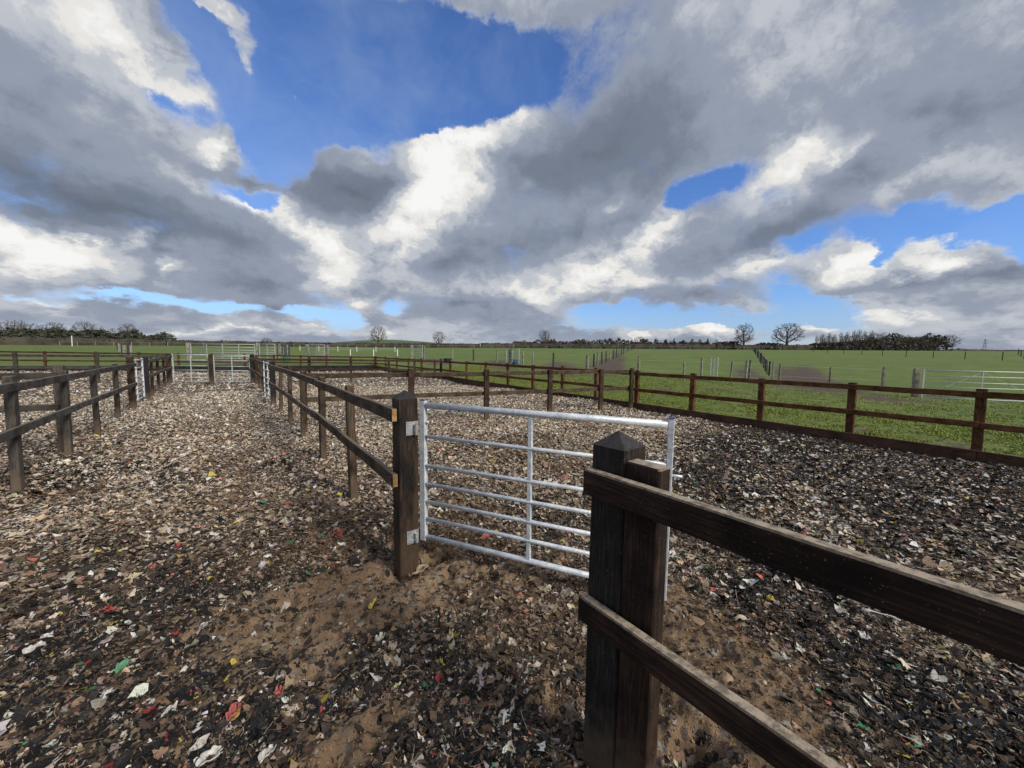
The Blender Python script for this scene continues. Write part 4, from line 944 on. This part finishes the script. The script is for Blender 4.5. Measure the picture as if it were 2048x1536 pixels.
def make_tree(seed, env, npts=520, step=.33, tilt=0.0, r0=.034, trunk=2.2):
    """bare winter tree about 10 units tall grown into a cloud of points; env: list of (cx, cy, cz, rx, ry, rz) lobes"""
    rn = np.random.default_rng(seed); pts = []
    tot = sum(e[3]*e[4]*e[5] for e in env)
    for (cx_, cy_, cz_, rx, ry, rz_) in env:
        n = int(npts*rx*ry*rz_/tot)+8; d = rn.normal(size=(n, 3)); d /= np.linalg.norm(d, axis=1)[:, None]
        pts.append(d*(rn.uniform(.12, 1, n)**(1/2.6))[:, None]*np.array([rx, ry, rz_])+np.array([cx_, cy_, cz_]))
    A = np.concatenate(pts); A = A[A[:, 2] > 1.2]
    nodes = [np.array([0, 0, -.3])]; par = [-1]; dirn = np.array([tilt, 0, 1.0])
    while nodes[-1][2] < trunk:
        nodes.append(nodes[-1]+dirn/np.linalg.norm(dirn)*step+rn.normal(0, .02, 3)); par.append(len(nodes)-2)
    alive = np.ones(len(A), bool)
    for it in range(70):
        Nn = np.array(nodes); Aa = A[alive]
        if len(Aa) == 0: break
        D_ = np.linalg.norm(Aa[:, None]-Nn[None], axis=2); near = D_.argmin(1); dm = D_.min(1); grew = False
        for i in np.unique(near):
            k_ = near == i; k_ &= dm < 5.5
            if not k_.any(): continue
            v = (Aa[k_]-Nn[i]); v = (v/np.linalg.norm(v, axis=1)[:, None]).sum(0)+rn.normal(0, .25, 3)+np.array([0, 0, .12]); v /= np.linalg.norm(v)+1e-6
            q = Nn[i]+v*step
            if np.linalg.norm(Nn-q, axis=1).min() < step*.3: continue
            nodes.append(q); par.append(int(i)); grew = True
        Nn = np.array(nodes); idx = np.where(alive)[0]
        alive[idx[np.linalg.norm(A[idx][:, None]-Nn[None], axis=2).min(1) < step*1.15]] = False
        if not grew: break
    n = len(nodes); ch = [[] for _ in range(n)]
    for i in range(1, n): ch[par[i]].append(i)
    # fine twigs on the outer nodes
    rad = np.zeros(n)
    for i in range(n-1, -1, -1):
        rad[i] = r0 if not ch[i] else sum(rad[c]**2.25 for c in ch[i])**(1/2.25)
    tr = MB(); cr = MB()
    def chain(i0, i1):
        path = [i0, i1]
        while ch[path[-1]]:
            path.append(max(ch[path[-1]], key=lambda c: rad[c]))
        return path
    todo = [(0, ch[0][0])]; thick = rad[0]*.42
    while todo:
        p_, c_ = todo.pop(); path = chain(p_, c_)
        for a_, b_ in zip(path[1:-1], path[2:]):
            for o_ in ch[a_]:
                if o_ != b_: todo.append((a_, o_))
        P_ = [nodes[k_] for k_ in path]; rr_ = [min(rad[k_], rad[path[1]]) for k_ in path]
        if p_ == 0: rr_[0] = rad[0]*1.25
        (tr if rr_[0] > thick else cr).tube(P_, rr_, 6 if rr_[0] > thick else 3, False)
    for i in range(n):
        if rad[i] < r0*2.2:
            for _ in range(2 if ch[i] else 4):
                d = nodes[i]-nodes[par[i]]; d = d/np.linalg.norm(d)+rn.normal(0, .65, 3); d /= np.linalg.norm(d); l_ = rn.uniform(.25, .6)
                q1 = nodes[i]+d*l_*.5; q2 = q1+(d+rn.normal(0, .3, 3))*l_*.5
                cr.tube([nodes[i], q1, q2], [r0*.7, r0*.6, r0*.45], 3, False)
    return tr, cr
protos = {}
for key, seed, env, kw in (('oak', 5, [(0, 0, 6.2, 4.2, 4.2, 3.7), (2.6, .5, 4.2, 2.6, 2.4, 1.6), (-2.8, -.6, 4.4, 2.4, 2.4, 1.6)], dict(npts=640)),
                           ('ash', 12, [(-1.6, 0, 7.0, 2.5, 2.5, 2.9), (1.9, .3, 6.6, 2.5, 2.5, 3.0), (0, 0, 4.2, 4.0, 3.6, 1.7)], dict(npts=560, trunk=1.6)),
                           ('broad', 23, [(0, 0, 6.0, 4.6, 4.6, 3.8)], dict(npts=480, trunk=2.0)),
                           ('slim', 31, [(0, 0, 6.6, 1.5, 1.5, 3.5)], dict(npts=230, trunk=2.6, r0=.046)), ('slim2', 44, [(.2, 0, 6.4, 1.9, 1.9, 3.6)], dict(npts=250, trunk=2.4, r0=.046)),
                           ('open', 57, [(.6, 0, 7.2, 2.2, 2.2, 2.8), (-1.8, 0, 5.2, 2.0, 2.0, 2.4), (2.2, 0, 4.8, 1.8, 1.8, 1.8)], dict(npts=340))):
    t_, c_ = make_tree(seed, env, **kw)
    to = t_.build('trunk', BARK); co = c_.build('crown', TWIG); protos[key] = (to.data, co.data)
    bpy.data.objects.remove(to); bpy.data.objects.remove(co)
def tree(label, key, pos, h, group='bare winter trees along the horizon', rz=None, wide=1.0, cat='tree', zoff=0.0, name='bare_tree'):
    x, y = pos[:2]; t = empty(name, (x, y, gz(x, y)+zoff), random.uniform(0, 6.28) if rz is None else rz, label=label, cat=cat, group=group)
    t.scale = (h/10*wide, h/10*wide, h/10)
    for nm, me in zip(('trunk', 'crown'), protos[key]):
        o = bpy.data.objects.new(nm, me); COL.objects.link(o); o.parent = t
    return t
def htree(label, key, px, ytop, ybase, k=1.03, **kw):
    p = hpt(px)*k; d = (M.T @ np.array([p[0], p[1], 0]))[2]*-1
    zt = 1.6 + (768-ytop)/F*d  # rough height of the sight line over the top
    r_ = ray(px, ytop); s = math.hypot(*p)/math.hypot(r_[0], r_[1]); zt = 1.6+r_[2]*s
    return tree(label, key, p, zt-gz(*p), **kw)
htree('round bare tree with dense twigs standing on the low hill left of centre', 'oak', 757, 650, 684, 1.05, wide=.85)
htree('smaller bare tree on the skyline between the two gates, right of the hill tree', 'broad', 878, 661, 684, 1.05, wide=.9)
htree('lone small bare tree behind the hedge near the middle', 'ash', 1089, 658, 686, 1.04, wide=.9)
htree('tall open bare tree, left one of the two large ones on the right', 'ash', 1487, 645, 694, 1.0, wide=.9, rz=1.0)
htree('wide spreading bare tree, right one of the two large ones on the right', 'oak', 1573, 644, 694, 1.0, wide=1.15, rz=2.2)
htree('faint small bare tree rising behind the row of young trees', 'broad', 1278, 671, 686, 1.2, wide=1.0)
htree('tiny tree on the skyline right of the far gates', 'broad', 534, 675, 684, 1.25, wide=1.4)
htree('little sapling between young trees and the large bare tree', 'open', 1433, 678, 690, 1.02, wide=.9)
htree('twisted bare tree at the right end of the right wood', 'broad', 1893, 668, 698, .98, wide=1.2)
# young evergreen trees in a row
def leafy(name, label, pos, h, w, m, n=260, group=None, cat='tree', stem=.25, seed=0, size=.28):
    x, y = pos[:2]; t = empty(name, (x, y, gz(x, y)), 0, label=label, cat=cat, group=group)
    a = rng.uniform(0, 2*np.pi, n); u = rng.uniform(0, 1, n); r = np.sqrt(rng.uniform(0, 1, n))
    prof = np.sin(np.pi*np.clip(u*.88+.10, 0, 1))**.8
    lump = 1+.55*fbm(a*1.3+seed*9, u*4+seed, 3, seed+3)*2
    V, Q_ = clump_cards(n, np.cos(a)*r*prof*w/2*lump, np.sin(a)*r*prof*w/2*lump, h*(stem+(1-stem)*u*lump.clip(.7, 1.15)), size)
    c = np_mesh('crown', V, quads=Q_, mat=m); c.parent = t
    mb = MB(); mb.tube([(0, 0, -.3), (0, 0, h*.8)], [h*.03, h*.012], 5); mb.build('trunk', BARK, t)
    return t
yl = ['first from the left', 'second from the left', 'third from the left', 'fourth from the left', 'fifth from the left', 'sixth from the left', 'seventh from the left', 'eighth from the left', 'ninth from the left', 'tenth from the left', 'eleventh from the left', 'twelfth from the left']
for i, px in enumerate((1108, 1166, 1225, 1262, 1293, 1312, 1330, 1347, 1366, 1383, 1399, 1415)):
    p = hpt(px)*1.02; leafy('young_tree', 'young dark tree above the hedge, '+yl[i]+' in the row', p, (4.6 if i > 3 else 4.0)*random.uniform(.88, 1.1), 2.3*random.uniform(.8, 1.15), EVERG, 240, 'young trees in a row above the hedge', seed=i, stem=.3, size=.26)
# left wood and right wood: single trees over dark undergrowth
LW = [(2, 641, 'slim'), (18, 640, 'slim2'), (34, 640, 'slim'), (46, 640, 'slim2'), (62, 643, 'ash'), (85, 648, 'open'), (112, 643, 'oak'), (130, 646, 'open'), (150, 650, 'slim'), (170, 640, 'ash'), (186, 648, 'open'), (206, 652, 'slim2'), (225, 655, 'open'), (258, 645, 'oak'), (278, 660, 'slim'), (318, 668, 'broad')]
LL = ['slim bare tree at the left edge of the left wood', 'second slim bare tree from the left in the left wood', 'third slim bare tree from the left in the left wood', 'fourth slim bare tree from the left in the left wood', 'narrow bare tree just right of the four slim ones in the left wood',
      'open bare tree in the left wood before its broad round one', 'broad bare tree with round crown left of the middle of the left wood', 'open bare tree right of the broad one in the left wood', 'low slim tree in the middle of the left wood', 'tallest bare tree of the left wood with forked top',
      'open tree right of the tallest in the left wood', 'small slim tree two places right of the tallest in the left wood', 'low open tree left of the fan shaped tree in the left wood', 'fan shaped bare tree rising over the right part of the left wood', 'low slim tree right of the fan shaped tree in the left wood', 'small bushy tree ending the left wood on the right']
for (px, yt, k), lb in zip(LW, LL): htree(lb, k, px, yt, 676, 1.12, group='bare trees of the left wood', wide=.75 if 'slim' in k else .85)
RW = [(1639, 669, 'slim2'), (1651, 671, 'open'), (1663, 672, 'ash'), (1686, 670, 'open'), (1699, 668, 'ash'), (1712, 668, 'open'), (1733, 667, 'ash'), (1750, 664, 'oak'), (1632, 670, 'slim'), (1645, 667, 'slim2'), (1657, 665, 'slim'), (1668, 668, 'slim2'), (1680, 664, 'slim'), (1692, 663, 'slim2'), (1706, 660, 'slim'), (1717, 658, 'slim2'), (1727, 661, 'slim'), (1740, 660, 'slim2'), (1760, 664, 'open'), (1792, 666, 'ash'), (1815, 669, 'open'), (1835, 671, 'oak'), (1850, 671, 'open'), (1865, 673, 'ash')]
RL = ['first small tree filling a gap between the slim trees of the right wood', 'low bushy tree near the left end of the right wood', 'low upright tree near the left end of the right wood', 'low tree under the fifth slim tree of the right wood', 'upright tree just left of the tallest slim one in the right wood', 'low open tree below the tallest slim tree of the right wood', 'upright tree near the last slim one of the right wood', 'round tree where slim trees meet the dense right wood', 'slim bare tree at the left end of the right wood', 'second slim bare tree of the right wood', 'third slim bare tree of the right wood', 'fourth slim bare tree of the right wood', 'fifth slim bare tree of the right wood', 'sixth slim bare tree of the right wood', 'seventh slim bare tree of the right wood', 'tallest slim tree of the right wood', 'slim tree right of the tallest in the right wood', 'last slim tree before the dense part of the right wood',
      'open tree at the start of the dense part of the right wood', 'upright tree behind the first ivy clump of the right wood', 'open tree in the middle of the dense part of the right wood', 'round crowned tree in the dense part of the right wood', 'open tree left of the last ivy clump in the right wood', 'upright tree at the last ivy clump in the right wood']
for (px, yt, k), lb in zip(RW, RL): htree(lb, k, px, yt, 697, .99, group='bare trees of the right wood', wide=.7 if 'slim' in k else .9)
def thicket(name, label, spec, m, n, k, size=.4):
    V_ = []
    for (px, ytop, wd) in spec:
        p = hpt(px)*k; r_ = ray(px, ytop); s = math.hypot(*p)/math.hypot(r_[0], r_[1]); zt = 1.6+r_[2]*s; zb_ = gz(*p)
        m_ = int(n); a = rng.uniform(0, 2*np.pi, m_); u = rng.uniform(0, 1, m_); r = np.sqrt(rng.uniform(0, 1, m_)); pr = np.sqrt(np.clip(1-u**2.2, 0, 1))
        lump = 1+.6*fbm(a*1.2+px, u*3, 3, 8)
        V, _ = clump_cards(m_, p[0]+np.cos(a)*r*pr*wd*lump, p[1]+np.sin(a)*r*pr*wd*lump, zb_+u*(zt-zb_)*lump.clip(.75, 1.05), size); V_.append(V)
    V = np.concatenate(V_); o = np_mesh(name, V, quads=np.arange(len(V)).reshape(-1, 4), mat=m); tag(o, label, 'undergrowth', kind='stuff'); return o
thicket('undergrowth', 'dark evergreen undergrowth filling the left wood', [(x_, 662+5*math.sin(x_*.09)+(x_/330)**3*9+random.uniform(-3, 3), 5.5) for x_ in range(-20, 335, 11)], EVERG, 420, 1.11)
thicket('undergrowth', 'dark ivy and scrub filling the right wood', [(x_, 678+random.uniform(-4, 3)-(9 if 1770 < x_ < 1800 else 0)-(6 if 1850 < x_ < 1876 else 0), 5.0) for x_ in range(1740, 1886, 9)]+[(x_, 686-6*max(0, (x_-1680)/60)+random.uniform(-2, 2), 4) for x_ in range(1630, 1740, 8)], IVY, 420, 1.0)
thicket('undergrowth', 'ragged dark scrub topping the hedge right of centre', [(x_, 682+random.uniform(-3.5, 2.5), 3.2) for x_ in range(1030, 1300, 9)]+[(x_, 684.5, 2.5) for x_ in range(1300, 1420, 10)], IVY, 170, 1.01)
thicket('undergrowth', 'low bank of dark scrub left of the large bare trees', [(x_, 687-3.5*math.sin((x_-1430)/60*3.1), 4) for x_ in range(1432, 1480, 8)]+[(x_, 687, 4) for x_ in range(1520, 1560, 8)], IVY, 300, 1.01)
# pylon far beyond the right hedge
p = at_depth(1968, 1000); zb_ = gz(p[0], p[1])
pyl = empty('pylon', (p[0], p[1], zb_), R(20), label='grey lattice electricity pylon on the right horizon', cat='pylon')
mb = MB(); Hh = 46.0
for i in range(6):
    z0_, z1_ = Hh*i/6, Hh*(i+1)/6; w0, w1 = 4.2*(1-i/6)+.5, 4.2*(1-(i+1)/6)+.5
    cs = [(-1, -1), (1, -1), (1, 1), (-1, 1)]
    for k_ in range(4):
        a_, b_ = cs[k_], cs[(k_+1) % 4]
        mb.tube([(a_[0]*w0, a_[1]*w0, z0_), (a_[0]*w1, a_[1]*w1, z1_)], .28, 4); mb.tube([(a_[0]*w0, a_[1]*w0, z0_), (b_[0]*w1, b_[1]*w1, z1_)], .16, 4); mb.tube([(b_[0]*w0, b_[1]*w0, z0_), (a_[0]*w1, a_[1]*w1, z1_)], .16, 4)
mb.build('tower', PYL, pyl)
for zz, hl in ((26, 11), (33, 14), (40, 10)):
    mb = MB(); mb.tube([(-hl, 0, zz), (0, 0, zz+1.6), (hl, 0, zz)], .3, 4); mb.tube([(-hl, 0, zz), (hl, 0, zz)], .25, 4); mb.build('cross_arm', PYL, pyl)

# ================================================================ small things
p = at_depth(1031, 27.5); mb = MB()
mb.tube([(0, 0, 0), (0, 0, .30), (0, 0, .34)], [.17, .24, .25], 16); tub = mb.build('tub', GREENP, loc=(p[0], p[1], gz(p[0], p[1]))); tag(tub, 'round green plastic feed tub by the square pale gate', 'tub')
p = at_depth(1031.5, 31); mb = MB(); mb.tube([(0, 0, 0), (0, 0, .36), (0, 0, .40)], [.26, .36, .37], 16); o_ = mb.build('tub', BLUEP, loc=(p[0], p[1], gz(p[0], p[1]))); tag(o_, 'blue plastic tub behind the bars of the square pale gate', 'tub')
p = at_depth(573, 29.5); mb = MB(); mb.box((0, 0, .28), (.42, .42, .56), .03); o_ = mb.build('water_tub', GREENP, loc=(p[0], p[1], gz(p[0], p[1])), ); tag(o_, 'dark green tub beyond the far fence by the post row', 'tub')
# hanging feeder on the perimeter fence
q0 = (PER_X-.08, 17.95); fb_ = empty('manger', (q0[0], q0[1], 1.06), R(90), label='dark manger hooked over the red brown fence rail near the far cross fence', cat='manger')
mb = MB(); mb.add([(-.14, -.1, 0), (.14, -.1, 0), (.14, .1, 0), (-.14, .1, 0), (-.2, -.15, .17), (.2, -.15, .17), (.2, .15, .17), (-.2, .15, .17), (-.17, -.12, .16), (.17, -.12, .16), (.17, .12, .16), (-.17, .12, .16), (-.12, -.08, .04), (.12, -.08, .04), (.12, .08, .04), (-.12, .08, .04)],
      [(3, 2, 1, 0), (0, 1, 5, 4), (1, 2, 6, 5), (2, 3, 7, 6), (3, 0, 4, 7), (4, 5, 9, 8), (5, 6, 10, 9), (6, 7, 11, 10), (7, 4, 8, 11), (8, 9, 13, 12), (9, 10, 14, 13), (10, 11, 15, 14), (11, 8, 12, 15), (12, 13, 14, 15)]); mb.build('bowl', BLACKP, fb_)
mb = MB()
for s_ in (-.1, .1): mb.tube([(s_, -.12, .12), (s_, -.16, .19), (s_, -.20, .12)], .008, 6)
mb.build('hook', BLACKP, fb_)
# concrete collar beside the hinge post and scraps lying about
CONC = flat('damp_concrete', (.10, .088, .072), .9, sc=40, amp=.4)
def stone(name, label, x, y, d, m, seed, dz=0.3, cat='stone'):
    rn = np.random.default_rng(seed); mb = MB(); nu, nv_ = 14, 9; vs = []
    for j in range(nv_):
        v_ = math.pi*j/(nv_-1)
        for i in range(nu):
            u_ = 2*math.pi*i/nu; k_ = 1+.22*float(fbm(np.array([math.cos(u_)*1.3+seed]), np.array([v_*1.2+math.sin(u_)]), 3, seed)[0])*2
            vs.append((d[0]*k_*math.sin(v_)*math.cos(u_), d[1]*k_*math.sin(v_)*math.sin(u_), d[2]*k_*math.cos(v_)))
    fs = [(j*nu+i, j*nu+(i+1) % nu, (j+1)*nu+(i+1) % nu, (j+1)*nu+i)[::-1] for j in range(nv_-1) for i in range(nu)]
    mb.add(vs, fs); o = mb.build(name, m, None, True, (x, y, gz(x, y)+d[2]*dz)); o.rotation_euler = (0, 0, seed); tag(o, label, cat); return o
STONE = flat('brown_sandstone', (.30, .20, .125), .9, sc=30, amp=.3)
q = on_z(1452, 1362, .02); stone('stone', 'rounded brown stone on bare sand behind the lower foreground rail', q[0], q[1], (.036, .028, .024), STONE, 3)
q = on_z(1395, 1225, .03); stone('stone', 'flat brown stone half buried in sand right of the gate end', q[0], q[1], (.05, .03, .02), STONE, 8)
def scrap(name, label, px, py, w_, l_, rz, m, cat, seed, lift=.012, curl=.02, nu=9, nv_=13):
    q = on_z(px, py, .0); c, s = math.cos(rz), math.sin(rz); vs = []; w_ *= .7; l_ *= .62
    for j in range(nv_):
        for i in range(nu):
            u = (i/(nu-1)-.5); v = (j/(nv_-1)-.5)
            e = 1+.9*float(fbm(np.array([v*6+seed]), np.array([np.sign(u)*3.0]), 3, seed)[0])*1.6
            rr_ = 1-.7*abs(2*v)**2.2
            x = u*w_*e*rr_; y = v*l_*(1+.3*float(fbm(np.array([u*4]), np.array([seed*1.0]), 2, 4)[0]))
            z = curl*float(fbm(np.array([u*3+seed]), np.array([v*4]), 3, seed+1)[0])*2 + curl*1.2*u*u*4*random.uniform(.8, 1)
            X = q[0]+x*c-y*s; Y = q[1]+x*s+y*c
            vs.append((X-q[0], Y-q[1], float(arena_h(np.array([X]), np.array([Y]))[0])+lift+z))
    fs = [(j*nu+i, j*nu+i+1, (j+1)*nu+i+1, (j+1)*nu+i) for j in range(nv_-1) for i in range(nu-1)]
    o = MB().add(vs, fs).build(name, m, None, True, (q[0], q[1], 0)); tag(o, label, cat)
    sm = o.modifiers.new('thickness', 'SOLIDIFY'); sm.thickness = .003
    return o
TANS = flat('dirty_tan_felt', (.36, .28, .19), .95, sc=35, amp=.35)
WHS = flat('dirty_white_felt', (.46, .44, .40), .95, sc=60, amp=.4)
YES = flat('yellow_foam', (.55, .44, .10), .95, sc=50, amp=.3)
REDS = flat('faded_red_felt', (.36, .10, .085), .95, sc=60, amp=.4)
GRS = flat('pale_green_felt', (.11, .29, .17), .95, sc=40, amp=.25)
scrap('fabric_scrap', 'large tan sheet of felt lying at the foot of the gate hinge post', 838, 1140, .11, .30, R(-62), TANS, 'scrap', 2, .03, .02)
scrap('fabric_scrap', 'bright yellow foam scrap on the sand above the top foreground rail', 1541, 1198, .065, .07, R(20), YES, 'scrap', 4, .016)
scrap('fabric_scrap', 'large white scrap below the foreground top rail beside a small red one', 1728, 1273, .075, .09, R(80), WHS, 'scrap', 6, .016)
scrap('fabric_scrap', 'long faded red scrap near the bottom of the picture, left of centre', 468, 1430, .045, .13, R(-30), REDS, 'scrap', 7, .018)
scrap('fabric_scrap', 'white crumpled scrap at the bottom edge of the picture', 420, 1515, .075, .13, R(-60), WHS, 'scrap', 9, .014, .010)
scrap('fabric_scrap', 'torn white scrap at the bottom edge on the bare sand', 535, 1515, .045, .12, R(-50), WHS, 'scrap', 12, .014, .010)
scrap('fabric_scrap', 'dark red scrap on the bare sand left of the foreground post', 560, 1390, .05, .055, R(10), REDS, 'scrap', 15, .018)
scrap('fabric_scrap', 'pale green scrap in the black fibre at lower left', 245, 1338, .04, .09, R(-50), GRS, 'scrap', 18, .018)
scrap('fabric_scrap', 'long white scrap at lower left on the black fibre', 70, 1300, .04, .13, R(-55), WHS, 'scrap', 21, .018)
scrap('fabric_scrap', 'white scrap among yellow bits in front of the gate', 760, 1280, .05, .09, R(-70), WHS, 'scrap', 24, .018)
scrap('fabric_scrap', 'yellow scrap on dark fibre below the hinge post', 745, 1205, .04, .10, R(-55), YES, 'scrap', 27, .02)
q = on_z(1765, 1222, .02); mb = MB(); pts = []
for k_ in range(9):
    t_ = k_/8; X = q[0]-.02+.16*(t_-.5)*.3+.02*math.sin(t_*3); Y = q[1]-.16*(t_-.5); pts.append((X-q[0], Y-q[1], gz(X, Y)+.03))
tag(mb.tube(pts, .0032, 6).build('cord', WHITEP, None, True, (q[0], q[1], 0)), 'thin white cord lying under the foreground top rail', 'cord')
